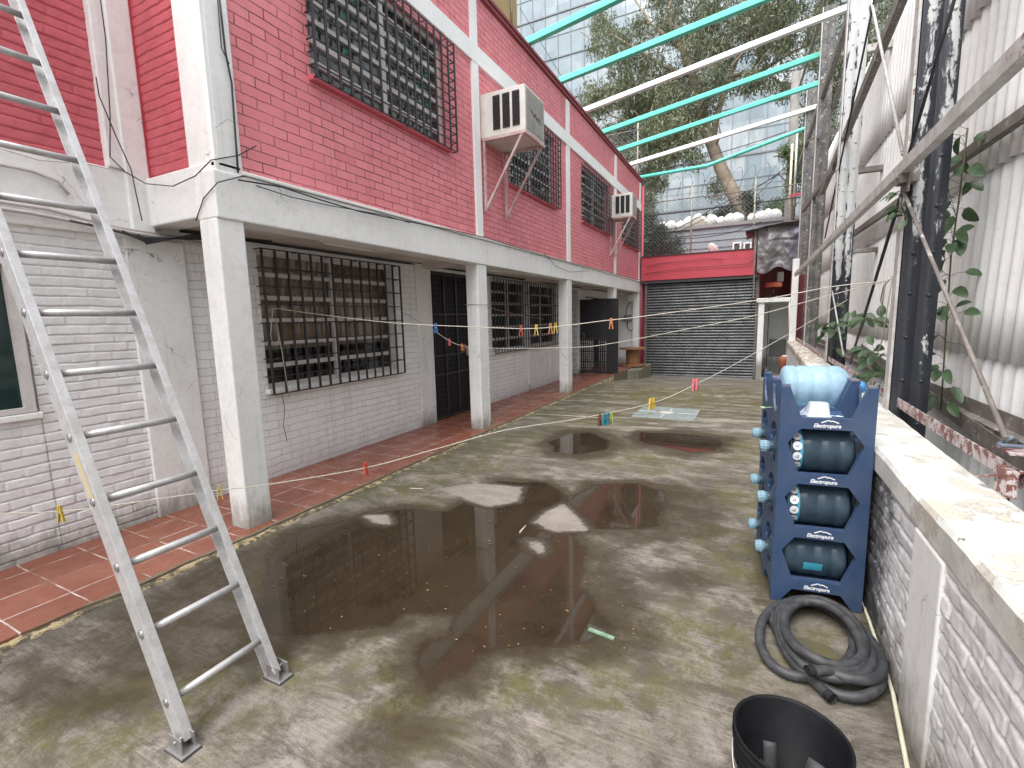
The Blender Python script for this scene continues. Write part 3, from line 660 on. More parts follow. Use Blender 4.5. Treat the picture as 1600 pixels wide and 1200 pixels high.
# electrics on the end wall
EY = 16.17
g = G(); a = hit(975, 462, 1, EY); b = hit(992, 470, 1, EY)
p = hit(988, 465, 1, EY); g.box(p.x - .14, p.x + .1, EY - .08, EY + .02, p.z - .12, p.z + .12); g.build('junction_box', M['white_clean'], H, bevel=.01)
p = hit(981, 497, 1, EY); g = G(); g.box(p.x - .13, p.x + .13, EY - .1, EY + .02, p.z - .1, p.z + .1); g.tube([(p.x - .2, EY - .05, p.z - .05), (p.x + .12, EY - .07, p.z - .05)], .04, 8); g.build('electric_meter', M['alud'], H, bevel=.01)
for pl in ([(978, 492), (979, 480), (985, 472)], [(981, 502), (980, 512), (984, 517), (994, 512)]):
    hcable([hit(x, y, 1, EY - .03) for x, y in pl], .012, 'cable')
hcable([hit(995, 455, 1, EY - .02), hit(994, 560, 1, EY - .02)], .012, 'cable')
# ------------------------------------------------------------------ window air conditioners
def aircon(y0, y1, z0, z1, xo, label, rust):
    t = thing('air_conditioner', label, 'air conditioner', (XF, y0, z0))
    body = worn('ac_casing', (.66, .64, .60), (.50, .47, .43), .5, 5, .6, .2, .002, chip=(.25, .15, .1), chip_t=.74, chip_s=9)
    fc = worn('ac_coil_side', (.36, .36, .34), (.26, .25, .23), .5, 6, .8, .3, .003, streak=.6)
    g = G(); g.box(XF - .3, xo, y0, y1, z0, z1); g.build('casing', body, t, bevel=.01)
    g = G(); h = z1 - z0; L = xo - XF
    for k in range(3):
        xa = XF + L * (.27 + .225 * k); g.box(xa, xa + L * .165, y0 - .004, y0 - .001, z0 + h * .14, z1 - h * .1)
    v = g.build('vent', flat('vent_dark', (.02, .02, .024), .6), t)
    g = G()
    for k in range(3):
        xa = XF + L * (.27 + .225 * k)
        for q in range(16): z = z0 + h * (.15 + .75 * q / 16); g.box(xa, xa + L * .165, y0 - .014, y0 - .004, z, z + .006)
    g.build('louvre', flat('vent_slat', (.045, .045, .05), .5), v)
    g = G(); g.box(xo - .001, xo + .006, y0 + .03, y1 - .03, z0 + .03, z1 - .025)
    for k in range(60): y = y0 + .035 + (y1 - y0 - .07) * k / 60; g.box(xo + .006, xo + .010, y, y + .004, z0 + .04, z1 - .04)
    g.build('back_grille', fc, t)
    if rust:   # worn script mark on the outer side: illegible scribble
        g = G(); pts = [(xo + .013, y0 + .17 + k * .009, z0 + h * .5 + math.sin(k * 1.3) * .022 + math.sin(k * .5) * .015 - k * .0012) for k in range(34)]
        g.tube(pts, .0045, 5); g.build('lettering', flat('brown_script', (.16, .10, .05), .6), t)
    g = G(); g.box(XF, xo + .005, y0 - .01, y0 + .03, z0 - .035, z0 - .003); g.box(XF, xo + .005, y1 - .03, y1 + .01, z0 - .035, z0 - .003); g.box(xo - .03, xo + .004, y0 + .031, y1 - .031, z0 - .034, z0 - .004)
    for y, c in ((y0 + .012, 0), (y1 - .012, 1)):
        zb = z0 - .95
        g.bar((xo - .05, y, z0 - .03), (XF + .03, y, zb + .03), .03, .03)
        g.bar((XF + .018, y, z0 - .036), (XF + .018, y, zb), .03, .03)
    g.build('bracket', worn('bracket_paint', (.60, .50, .49), (.35, .12, .12), .5, 3, .7), t)
    return t
aircon(6.05, 6.70, 4.06, 4.63, -2.79, 'large weathered window air conditioner on pink brick, with brown script on its outer side', True)
aircon(12.52, 13.02, 4.12, 4.67, -2.86, 'smaller white window air conditioner farther along the pink wall', False)
# ------------------------------------------------------------------ lamps under the gallery
def lamp(a, b, label):
    p = hit(*a, 2, 2.395); q = hit(*b, 2, 2.395); zt = 2.437; 
    y0, y1 = p.y, q.y; x = max(min((p.x + q.x) / 2, XF - .4), XW + .2)
    t = thing('tube_lamp', label, 'lamp', (x, (y0 + y1) / 2, zt), group='tube lamps under the gallery ceiling')
    g = G(); g.box(x - .04, x + .04, y0, y1, 2.405, zt); g.build('housing', M['white_clean'], t, bevel=.004)
    g = G(); g.tube([(x, y0 + .02, 2.392), (x, y1 - .02, 2.392)], .014, 10); g.build('tube', flat('lamp_glass', (.86, .87, .86), .25), t)
lamp((517, 377), (627, 393), 'long tube lamp on the ceiling above the first barred window')
lamp((772, 418), (817, 428), 'tube lamp on the ceiling between the second and third white pillars')
lamp((893, 440), (912, 443), 'short looking tube lamp just past the third white pillar')
# ------------------------------------------------------------------ ladder
def ladder():
    ya, yb = .86, 1.27; s = (4.37 - 1.885) / 5.36
    B = Vector((-1.885, 0, 0)); d = Vector((-s, 0, 1)).normalized()
    t = thing('ladder', 'tall aluminium ladder leaning left against the house in the foreground', 'ladder', (-1.885, (ya + yb) / 2, 0))
    nrm = Vector((d.z, 0, -d.x))                      # faces right / away from the wall
    L = 5.36 / d.z
    rails = []
    for y, so_ in ((ya, -1), (yb, 1)):
        a = B + Vector((0, y, 0)) + d * .03; b = B + Vector((0, y, 0)) + d * L
        g = G()
        g.bar(a, b, .003, .076, up=nrm)               # web
        g.bar(a + nrm * .0375 - Vector((0, so_ * .0155, 0)), b + nrm * .0375 - Vector((0, so_ * .0155, 0)), .034, .004, up=nrm)
        g.bar(a - nrm * .0375 - Vector((0, so_ * .0155, 0)), b - nrm * .0375 - Vector((0, so_ * .0155, 0)), .034, .004, up=nrm)
        rl = g.build('rail', M['alu'], t, bevel=.0015)
        for k in range(20):
            z = .17 + .2505 * k
            if z > 5.2: break
            g = G(); c = B + Vector((0, y, 0)) + d * (z / d.z)
            g.tube([c + Vector((0, so_ * .001, 0)), c + Vector((0, so_ * .006, 0))], [.019, .016], 12)
            g.tube([c + Vector((0, so_ * .005, 0)), c + Vector((0, so_ * .0075, 0))], .008, 8)
            g.build('rivet', M['alud'], rl)
        if so_ < 0:
            g = G(); c0 = B + Vector((0, y - .0025, 0)) + d * 1.03
            g.bar(c0, c0 + d * .2, .001, .03, up=nrm); g.build('sticker', worn('yellow_sticker', (.55, .42, .16), (.45, .42, .38), .6, 30, 1, .3), rl)
        # hinged foot
        f = G(); x, yy = B.x, y
        f.box(x - .055, x + .055, yy - .035, yy + .035, .0, .014)
        f.box(x - .042, x + .042, yy - .026, yy - .021, .014, .075); f.box(x - .042, x + .042, yy + .021, yy + .026, .014, .075)
        f.tube([(x, yy - .03, .05), (x, yy + .03, .05)], .008, 8)
        ft = f.build('foot', M['alud'], t, bevel=.003)
        f = G(); f.box(x - .058, x + .058, yy - .037, yy + .037, .001, .006); f.build('pad', M['rubber'], ft)
    for k in range(21):
        z = .17 + .2505 * k
        if z > 5.2: break
        c = B + d * (z / d.z)
        G().tube([c + Vector((0, ya + .001, 0)), c + Vector((0, yb - .001, 0))], .0155, 14).build('rung', M['alu'], t)
ladder()
# ------------------------------------------------------------------ right boundary wall
def xin(y): return .605 + .0135 * np.maximum(np.asarray(y) - 3, 0)
def boundary():
    t = thing('boundary_wall', 'low white brick wall with a flaking coping on the right', 'wall', (.7, 3, 0))
    ys = np.concatenate([np.arange(-3, .9, .05), np.arange(.9, 1.96, .007)])
    relief_wall('brickwork', 0, 0, -1, ys, np.arange(-.05, .785, .005), M['rightb_geo'], t, bx=xin, seed=14, depth=.016, bw=.25, bh=.068, rnd=.55, rough=.006, wav=1.1)
    ys = np.concatenate([np.arange(2.22, 5, .010), np.arange(5, 13.5, .03)])
    relief_wall('brickwork', 0, 0, -1, ys, np.arange(-.05, .785, .006), M['rightb_geo'], t, bx=xin, seed=15, depth=.016, bw=.25, bh=.068, rnd=.55, rough=.006, wav=1.1)
    g = G(); g.prism([(.577, 1.93), (.577, 2.24), (.62, 2.24), (.62, 1.93)], 2, -.3, .775); g.build('pier', M['white'], t, bevel=.008)
    g = G(); g.prism([(.63, -3), (.63, 3), (.77, 13.55), (.82, 13.55), (.82, -3)], 2, -.75, .78); g.build('core', M['white'], t)
    # coping
    m = MT('flaking_coping'); P = m.pos()
    a = m.noise(P, 4.5, 13, .70, .15); sp = m.n('SeparateXYZ', i0=P)
    nz = m.n('SeparateXYZ', i0=m.nt.nodes.new('ShaderNodeNewGeometry').outputs['Normal']).outputs[2]
    c = m.mix(m.ramp(m.noise(P, 2.5, 6), .35, .7), (.74, .75, .72), (.50, .50, .46))
    ye = m.mix(m.noise(P, 12, 4), (.50, .40, .23), (.42, .38, .31))
    c = m.mix(m.ramp(a, .55, .60, 0, .8), c, ye); c = m.mix(m.ramp(a, .50, .53, 0, .5), c, (.55, .54, .50)); c = m.mix(m.ramp(m.noise(P, 60, 4, .8), .60, .72, 0, .5), c, (.35, .33, .29))
    c = m.mix(m.ramp(m.noise(m.scale(P, 1, 1, 1), 16, 8, .8, .8), .64, .67), c, (.13, .10, .08))
    fr = m.ramp(sp.outputs[1], 6.5, 9, 0, 1)
    rs = m.ramp(m.noise(m.scale(P, 3, 1, 1), 6, 6, .75, .4), .46, .54)
    c = m.mix(m.math('MULTIPLY', m.math('MULTIPLY', fr, rs), .8), c, (.28, .17, .09))
    m.set(Base__Color=c, Roughness=.65, Normal=m.bump(m.math('SUBTRACT', m.noise(P, 20, 5), m.math('MULTIPLY', m.ramp(a, .555, .58), 1.2)), .6, .005))
    n = 400; yy = np.concatenate([np.linspace(-3, .8, 40)[:-1], np.linspace(.8, 13.55, n)]); n = len(yy)
    prof = [(-.02, .775), (-.028, .79), (-.03, .885), (-.018, .902), (.10, .905), (.20, .905), (.245, .900), (.255, .88), (.255, .76), (.2, .74)]
    A = np.zeros((n, len(prof), 3))
    for k, (dx, z) in enumerate(prof):
        A[:, k, 0] = xin(yy) + dx + fbm(yy * 4, yy * 0 + k * .3, 51) * .005; A[:, k, 1] = yy; A[:, k, 2] = z + fbm(yy * 5 + k, yy * 0 + k, 52) * .005
    G().grid(A, smooth=False).build('coping', m.m, t)
    g = G()
    for k in (0, -1): g.add([tuple(p) for p in A[k]], [tuple(range(len(prof)))])
    g.build('coping_end', m.m, t)
    # black mould stain at the foot of the wall beside the rack is part of the paint; a debris strip lies below
boundary()
g = G(); pts = [(.575, 3.3, .012), (.59, 3.0, .012), (.585, 2.6, .012), (.575, 2.3, .014), (.545, 2.0, .014), (.53, 1.85, .014), (.525, 1.6, .013), (.53, 1.2, .012)]
tag(G().tube(pts, .0085, 8).build('plastic_conduit', M['pvc'], loc=pts[0]), 'thin cream plastic conduit lying at the foot of the right wall', 'conduit')
# ------------------------------------------------------------------ corrugated cladding behind
def cladding():
    t = thing('corrugated_wall', 'tall off-white corrugated sheet wall behind the black steel columns', 'wall', (1.4, 6, .2))
    m = worn('corrugated_sheet', (.84, .85, .84), (.74, .74, .73), .55, 2.0, .6, .15, .002, streak=.28)
    X = 1.40; amp = .024; top = hit(1405, 0, 0, X).z
    js = [-.3, 1.39, 2.62, 3.86, top]
    for k in range(4):
        za, zb = js[k] - (.13 if k else 0), js[k + 1]
        ys = np.arange(-3, 15.4, .156 / 10); zs = np.linspace(za, zb, 5)
        Yg, Zg = np.meshgrid(ys, zs, indexing='ij')
        ph = Yg / .156 * 2 * math.pi
        W = np.sin(ph) ; W = np.sign(W) * np.abs(W) ** .7
        lean = (zb - Zg) / (zb - za) * .036
        sheet = np.floor(Yg / .95 + k * .4); sl = (ih(sheet, sheet * 0 + k, 3) - .5)
        Zg = Zg + sl * .03 * (Zg < zb - .01) * (k > 0)
        Xg = X - W * amp - lean - (ih(sheet, sheet * 0, k + 9)) * .012
        A = np.stack([Xg, Yg, Zg], -1)
        o = G().grid(A).build('sheet', m, t, recalc=False)
        so_ = o.modifiers.new('thick', 'SOLIDIFY'); so_.thickness = .008; so_.offset = 1
    g = G()
    for z in (.93,):
        g.box(X - .115, X - .05, -3, 15.4, z - .05, z - .043); g.box(X - .05, X - .043, -3, 15.4, z - .05, z + .05)
    g.build('girt', M['steelbr'], t)
    return t
cladding()
# ------------------------------------------------------------------ steel columns
def colmat(nm, sh):
    m = MT(nm); P = m.obj()
    a = m.noise(m.scale(P, 1, 1, .35), 9, 9, .74, .6); b = m.noise(m.scale(P, 1, 1, .6), 40, 5, .75)
    zz = m.n('SeparateXYZ', i0=m.pos()).outputs[2]
    ox = m.n('SeparateXYZ', i0=P).outputs[0]
    crest = m.math('ABSOLUTE', m.math('SINE', m.math('MULTIPLY', ox, 2 * math.pi / .205)))
    up = m.ramp(zz, 1.0, 3.2, .15, .045 - sh)
    k = m.ramp(m.math('SUBTRACT', m.math('ADD', a, m.math('MULTIPLY', m.math('SUBTRACT', crest, .62), .15)), up), .47, .53)
    k = m.math('MAXIMUM', k, m.ramp(b, .68, .73))
    c = m.mix(k, m.mix(a, (.012, .015, .022), (.045, .05, .06)), m.mix(b, (.42, .44, .45), (.60, .61, .61)))
    m.set(Base__Color=c, Roughness=m.mix(k, (.32,) * 3, (.5,) * 3), Normal=m.bump(m.math('ADD', b, m.math('MULTIPLY', k, .6)), .4, .003)); return m.m
M['column'] = colmat('black_over_white_paint', 0); M['column2'] = colmat('white_over_black_paint', .16)
M['column3'] = worn('dull_grey_steel', (.09, .09, .09), (.20, .19, .18), .5, 6, .9, .5, .003, chip=(.45, .45, .43), chip_t=.58, chip_s=16)
M['colwhite'] = worn('white_over_grey_column', (.62, .60, .60), (.40, .38, .38), .5, 5, .8, .4, .003, chip=(.05, .055, .06), chip_t=.60, chip_s=7)
def column(X, Y, label, zt=7.2, zb=-.4, mat='column'):
    t = thing('steel_column', label, 'column', (X, Y, zb), group='steel columns behind the low wall')
    wd = .205
    # two rounded channels side by side with a narrow edge flange
    prof = []
    for k in range(25):
        u = k / 24; x = u * wd
        prof.append((x, -.020 * (math.cos(u * 4 * math.pi) * -.5 + .5) ** .6))
    prof = [(x, y) for x, y in prof] + [(wd, .17), (0, .17)]
    g = G().prism([(X + x, Y + y) for x, y in prof], 2, zb, zt)
    G().box(X - .022, X - .006, Y + .004, Y + .10, zb, zt).build('flange', M['steelw'], t)
    z = zb + .35; r = random.Random(int(Y * 10))
    while z < zt:
        for xx in (.052, .152):
            p = Vector((X + xx, Y - .018, z + r.uniform(-.02, .02)))
            g.tube([p, p + Vector((0, -.006, 0)), p + Vector((0, -.012, 0))], [.014, .013, .006], 8)
        z += .29
    g.build('shaft', M[mat], t)
    return t
cols = [(.868, 4.12, 'nearest and widest black steel column with flaked white paint'), (.905, 7.75, 'second black steel column, its upper half painted white'),
        (.925, 11.35, 'third steel column, mottled black and white, beyond the second'), (.95, 14.7, 'farthest steel column, beside the red post and the white post')]
for k, (x, y, l) in enumerate(cols): column(x, y, l, mat=('column', 'column2', 'column3', 'column3')[k])
g = G(); g.box(.90, 1.12, 7.715, 7.733, 3.62, 7.2); o = g.build('cover_plate', M['colwhite'], loc=(.9, 7.7, 3.6)); bpy.data.objects.remove(o)
# members of the old sign frame
def member(name, label, a, b, wd, th, mat, cat='brace', shape='angle', group='braces and rods of the rusty steel frame', ends=True):
    a = Vector(a); b = Vector(b); g = G(); d = (b - a).normalized(); up = Vector((1, 0, 0)) if abs(d.x) < .8 else Vector((0, 0, 1))
    sd_ = d.cross(up).normalized()
    if shape == 'rod': g.tube([a, b], wd, 8)
    elif shape == 'angle':
        g.bar(a, b, wd, .006, up=up)
        q = sd_ * (wd / 2 - .003) + up * (th / 2); g.bar(a + q, b + q, .006, th, up=up)
    else:   # channel or box
        g.bar(a, b, wd, th, up=up)
    return tag(g.build(name, M[mat], loc=a, bevel=.003 if shape == 'box' else 0), label, cat, group)
def mp(name, label, p, Xa, q, Xb, *r, **k): return member(name, label, hit(*p, 0, Xa), hit(*q, 0, Xb), *r, **k)
XC = .83
za = hit(1430, 262, 0, XC).z
mp('steel_rail', 'long flaked white box rail crossing in front of the nearest black column', (1700, -20), XC, (1243, 429), .80, .08, .05, 'steelw', cat='rail', shape='box', group=None)
mp('steel_rail', 'thin brown rail seen behind the nearest black column at the right edge', (1640, 145), 1.28, (1300, 388), 1.28, .07, .05, 'steelbr', cat='rail', shape='angle', group=None)
mp('steel_rail', 'red and white flaked angle rail running just above the coping', (1640, 778), .90, (1243, 528), .93, .065, .05, 'steelred', cat='rail', shape='angle', group=None)
mp('steel_rail', 'dark brown rail low against the corrugated wall', (1640, 755), 1.27, (1345, 543), 1.30, .10, .05, 'steelbr', cat='rail', shape='angle', group=None)
mp('steel_rod', 'thin rod slanting down right across the nearest black column', (1412, 300), .84, (1572, 685), .86, .010, 0, 'steelbr', shape='rod', cat='rod')
mp('steel_rod', 'dark rod slanting across the upper part of the nearest black column', (1497, -20), .84, (1420, 240), .84, .009, 0, 'black', shape='rod', cat='rod')
mp('steel_rod', 'pale grey rod in front of the upper corrugated sheets', (1355, -30), .9, (1411, 242), .87, .012, 0, 'steelw', shape='rod', cat='rod')
mp('steel_rod', 'dark rod leaning between the second and nearest black columns', (1408, 305), .88, (1328, 568), .95, .012, 0, 'black', shape='rod', cat='rod')
mp('steel_rod', 'dark thin rod in front of the second black column', (1370, -20), .9, (1289, 372), .9, .010, 0, 'black', shape='rod', cat='rod')
mp('steel_rod', 'thin rod slanting from the second column base to the long rail', (1296, 430), .9, (1318, 555), .95, .009, 0, 'steelw', shape='rod', cat='rod')
mp('steel_brace', 'wide brown brace rising steeply from the far post to the picture top', (1408, -15), .93, (1282, 300), .9, .10, .06, 'steelbr')
mp('steel_brace', 'lower half of the brown brace, ending above the white post', (1300, 262), .90, (1252, 330), .90, .09, .06, 'steelbr')
mp('steel_brace', 'broad brown brace in front of the tree at the upper right', (1336, -15), .95, (1248, 255), .95, .14, .07, 'steelbr')
mp('steel_brace', 'narrow dark brace nearest the tree at the upper right', (1292, -15), .95, (1234, 185), .95, .07, .05, 'steelbr')
mp('steel_brace', 'brown brace crossing behind the second column top', (1348, 30), 1.15, (1270, 250), 1.15, .07, .05, 'steelbr')
mp('steel_brace', 'grey horizontal bar from the second column to the far frame', (1262, 220), .93, (1310, 203), .9, .05, .04, 'steelbr')
for k, (z, wz) in enumerate(((4.78, .08), (5.45, .06), (3.35, .06), (2.35, .05))):
    member('steel_bracket', ['upper', 'topmost', 'middle', 'lowest'][k] + ' short bracket tying the second column to the corrugated wall', (1.09, 7.8, z), (1.39, 7.8, z), .09, wz, 'steelw' if k == 0 else 'steelbr', cat='bracket', group='short brackets on the steel columns')
for z in (2.47,):
    g = G(); y = hit(1418, 248, 0, .84).y
    g.box(.80, .90, y - .05, y + .07, z - .06, z + .02); g.box(.84, .852, y - .06, y + .12, z - .12, z + .07); g.tube([(.79, y, z - .02), (.91, y, z - .02)], .012, 8)
    tag(g.build('gusset_plate', M['steelbr'], loc=(.84, y, z)), 'rusty bolted gusset where rods meet the long box rail', 'bracket')
p = hit(1580, 705, 0, .88); g = G(); g.box(p.x - .02, p.x + .10, p.y - .05, p.y + .08, p.z - .005, p.z + .005); g.box(p.x - .03, p.x + .0, p.y - .08, p.y + .02, p.z - .16, p.z - .06)
g.bar((p.x - .06, p.y + .05, p.z - .12), (p.x + .06, p.y - .10, p.z - .04), .05, .008)
tag(g.build('gusset_plate', M['steelred'], loc=p), 'rusty gusset clump on the low angle rail at the right edge', 'bracket')
g = G(); pts = [p + Vector((random.uniform(-.05, .05), -.06 + .02 * k, .03 + random.uniform(-.02, .02))) for k in range(8)]
g.tube(pts, .008, 6); tag(g.build('cloth_tie', worn('blue_grey_rag', (.12, .16, .22), (.3, .32, .35), .9, 30), loc=p), 'blue grey rag tied round the low rail at the right edge', 'rag')
g = G(); q = hit(1575, 745, 0, .9); g.tube([q, q + Vector((.01, .01, -.10)), q + Vector((-.01, -.02, -.2)), q + Vector((.02, -.05, -.33))], .007, 5)
tag(g.build('dead_stem', M['cable'], loc=q), 'thin dark dead stem hanging below the low rail', 'stem')
g = G(); g.box(1.02, 1.10, 12.9, 13.0, 0, 4.55); tag(g.build('red_post', M['redpaint'], loc=(1.06, 13, 0)), 'tall bright red post beside the farthest columns', 'post')
g = G(); g.box(.93, 1.05, 13.9, 14.0, .5, 2.5); tag(g.build('maroon_post', worn('maroon', (.16, .03, .04), (.12, .03, .035), .5), loc=(1, 13.9, .5)), 'dark maroon upright between the white post and the farthest column', 'post')
g = G(); g.box(.76, .90, 13.5, 13.64, -.3, 2.86); tag(g.build('white_post', M['white_clean'], loc=(.83, 13.57, -.3), bevel=.01), 'square white post at the far end of the low wall', 'post')
# ------------------------------------------------------------------ leafy stems growing through the frame
def leafmat(name, a, b, trans=.3):
    m = MT(name); P = m.pos(); c = m.mix(m.ramp(m.noise(P, 6, 3), .35, .65), a, b)
    oi = m.nt.nodes.new('ShaderNodeObjectInfo')
    m.set(Base__Color=c, Roughness=.45); m.b.inputs['Subsurface Weight'].default_value = 0
    tl = m.nt.nodes.new('ShaderNodeBsdfTranslucent'); m.put(tl.inputs[0], c); mx = m.nt.nodes.new('ShaderNodeMixShader'); mx.inputs[0].default_value = trans
    m.nt.links.new(m.b.outputs[0], mx.inputs[1]); m.nt.links.new(tl.outputs[0], mx.inputs[2]); m.nt.links.new(mx.outputs[0], m.nt.nodes['Material Output'].inputs[0]); return m.m
M['leaf'] = leafmat('broad_leaf', (.045, .085, .038), (.10, .16, .085))
def leaf(g, base, d, n, L, W, curl=.25):
    d = d.normalized(); s = d.cross(n)
    if s.length < .01: s = d.orthogonal()
    s.normalize(); n = s.cross(d).normalized(); A = []
    for u in (0, .2, .45, .7, .9, 1):
        hw = W * math.sin(math.pi * min(1, (u * .86 + .1))) ** .75 * (1 if u < 1 else .05) * (1 if u > 0 else .3) / 2
        c = base + d * (L * u) - n * (curl * L * u * u)
        A.append([c - s * hw + n * hw * .35, c, c + s * hw + n * hw * .35])
    g.grid(np.array(A))
def plant(label, pts, n, size, seed, r=.005, spread=.10):
    rr = random.Random(seed); P = [Vector(p) for p in pts]
    t = thing('wall_plant', label, 'plant', P[0], group='leafy stems climbing among the steel columns')
    pg = G(); pg.tube(P, r, 6)
    L = [(P[i + 1] - P[i]).length for i in range(len(P) - 1)]; T = sum(L); lg = G()
    for k in range(n):
        u = rr.random() ** .8 * T; i = 0
        while i < len(L) - 1 and u > L[i]: u -= L[i]; i += 1
        b = P[i].lerp(P[i + 1], min(1, u / L[i])); ax = Vector((rr.uniform(-1, .4), rr.uniform(-1, .6), rr.uniform(-.2, .8))).normalized()
        tip = b + ax * rr.uniform(.25, 1) * spread
        pg.tube([b, b.lerp(tip, .5) + Vector((0, 0, .01)), tip], .0016, 4)
        leaf(lg, tip, Vector((ax.x, ax.y, ax.z - rr.uniform(.4, 1.3))), Vector((rr.uniform(-1, 0), rr.uniform(-1, 0), .6)), size * rr.uniform(.6, 1.15), size * rr.uniform(.42, .62))
    pg.build('stem', flat('stalk_green', (.09, .10, .045), .7), t); lg.build('leaves', M['leaf'], t, recalc=False)
def ph(l, X): return [hit(a, b, 0, X) for a, b in l]
plant('leafy stem growing beside the right flank of the nearest black column', ph([(1470, 640), (1478, 520), (1486, 400), (1500, 300), (1512, 200)], 1.2), 66, .13, 3, spread=.19)
plant('broad leafed branch reaching left from the nearest black column', ph([(1394, 560), (1386, 556), (1365, 552), (1345, 548), (1335, 540)], .93) , 9, .13, 4, spread=.08)
plant('upper broad leafed branch left of the nearest black column', ph([(1394, 505), (1380, 503), (1360, 500), (1335, 492), (1322, 488)], .93), 14, .13, 14, spread=.09)
plant('leafy tangle at the foot of the nearest black column', ph([(1392, 600), (1385, 590), (1372, 585), (1355, 586)], .92), 22, .10, 5, spread=.12)
plant('small leafy tuft at the foot of the second black column', ph([(1298, 560), (1299, 535), (1302, 515), (1306, 508)], .90), 20, .15, 6, spread=.16)
plant('sprig of small leaves on the long rail by the nearest column', ph([(1418, 345), (1412, 330), (1408, 315), (1412, 302)], .85), 16, .10, 7, spread=.08)
# ------------------------------------------------------------------ stacked bottle racks
RZ = R(7); RO = Vector((.14, 2.865, .0)); MW, MD, MH = .43, .30, .302
def rackmodule(label, loc):
    t = thing('bottle_rack', label, 'bottle rack', loc, RZ, 'blue bottle racks stacked by the wall')
    Mx = world_of(t)
    def xf(g):
        g.v = [tuple(Mx @ Vector(p)) for p in g.v]; return g
    def face(y0, y1):
        W_ = MW
        g = G()
        for pl in ([(0, 0), (.042, 0), (.100, .080), (.100, .140), (.042, MH), (0, MH)],
                   [(W_, 0), (W_, MH), (W_ - .042, MH), (W_ - .100, .140), (W_ - .100, .080), (W_ - .042, 0)],
                   [(.100, .080), (W_ - .100, .080), (W_ - .100, .140), (.100, .140)]):
            n = len(pl)
            vs = [(u, y0, v) for u, v in pl] + [(u, y1, v) for u, v in pl]
            fs = [tuple(range(n)), tuple(reversed(range(n, 2 * n)))]
            for i in range(n):
                a, b = pl[i], pl[(i + 1) % n]
                if (a[0] == b[0] == .100 or a[0] == b[0] == W_ - .100): continue
                fs.append((i, n + i, n + (i + 1) % n, (i + 1) % n))
            g.add(vs, fs)
        bmm = g; return bmm
    xf(face(0, .03)).build('front_frame', M['blue'], t, recalc=True)
    xf(face(MD - .03, MD)).build('back_frame', M['blue'], t, recalc=True)
    g = G()
    # cradle floor: shallow trough between the two faces, and side webs with a round bay for the bottle neck
    ys = np.linspace(.03, MD - .03, 11); xs = np.linspace(.085, MW - .085, 3)
    Yg, Xg = np.meshgrid(ys, xs, indexing='ij'); Zg = .134 - .02 * np.sin((Yg - .03) / (MD - .06) * math.pi)
    g.grid(np.stack([Xg, Yg, Zg], -1)); g.grid(np.stack([Xg, Yg, Zg - .012], -1))
    g.box(.05, MW - .05, .03, MD - .03, .075, .085)
    for xa in (.0, MW - .012):
        cy = MD / 2; rr = .125; pl = [(.0305, .02)]
        pl = [(.0305, 0.03), (.0305, MH - .02)] + [(cy - rr * .8 * math.cos(a) * 1.0, MH - .01 - .15 * math.sin(a)) for a in np.linspace(.15, math.pi - .15, 12)] + [(MD - .0305, MH - .02), (MD - .0305, .03)]
        pl += [(cy + rr * .75 * math.cos(a), .03 + .055 * math.sin(a)) for a in np.linspace(.1, math.pi - .1, 8)]
        n = len(pl); cen = (cy, .125)
        vs = [(x, u, v) for x in (xa, xa + .012) for u, v in pl]
        fs = []
        for x in (0, 1):
            fs.append(tuple(x * n + i for i in (range(n) if x else reversed(range(n)))))
        fs += [(i, n + i, n + (i + 1) % n, (i + 1) % n) for i in range(n)]
        g.add(vs, fs)
    xf(g).build('cradle', M['blue'], t, recalc=True)
    g = G()
    for x in (.004, MW - .044):
        for y in (.0, MD - .034): g.box(x, x + .04, y + .001, y + .033, MH, MH + .012)
    xf(g).build('stacking_stud', M['blueedge'], t)
    # inner ledge, dustier
    g = G(); g.prism([(.031, .140), (.055, .132), (.055, .128), (.031, .128)], 0, .10, MW - .10)
    xf(g).build('ledge', M['blueedge'], t)
    # lettering and peak mark
    cu = bpy.data.curves.new('lettering', 'FONT'); cu.body = 'Electropura'; cu.size = .0285; cu.extrude = .0006; cu.shear = .25; cu.align_x = 'CENTER'; cu.offset = .0006; cu.space_character = .92
    cu.materials.append(M['print']); tmp = bpy.data.objects.new('lettering_source', cu)
    if 'letter_mesh' not in M: M['letter_mesh'] = bpy.data.meshes.new_from_object(tmp)
    bpy.data.objects.remove(tmp); lo = bpy.data.objects.new('lettering', M['letter_mesh'].copy()); COL.objects.link(lo); lo.parent = t
    lo.location = (MW / 2 + .002, -.0012, .092); lo.rotation_euler = (R(90), 0, 0)
    g = G(); cx = MW / 2 + .012
    for a, b in (((-.036, .117), (-.004, .131)), ((-.004, .131), (.008, .125)), ((.008, .125), (.016, .128)), ((.016, .128), (.042, .117))):
        g.bar((cx + a[0], -.001, a[1]), (cx + b[0], -.001, b[1]), .0015, .0055)
    xf(g).build('peak_mark', M['print'], t)
    return t
M['print'] = flat('white_print', (.75, .77, .80), .5)
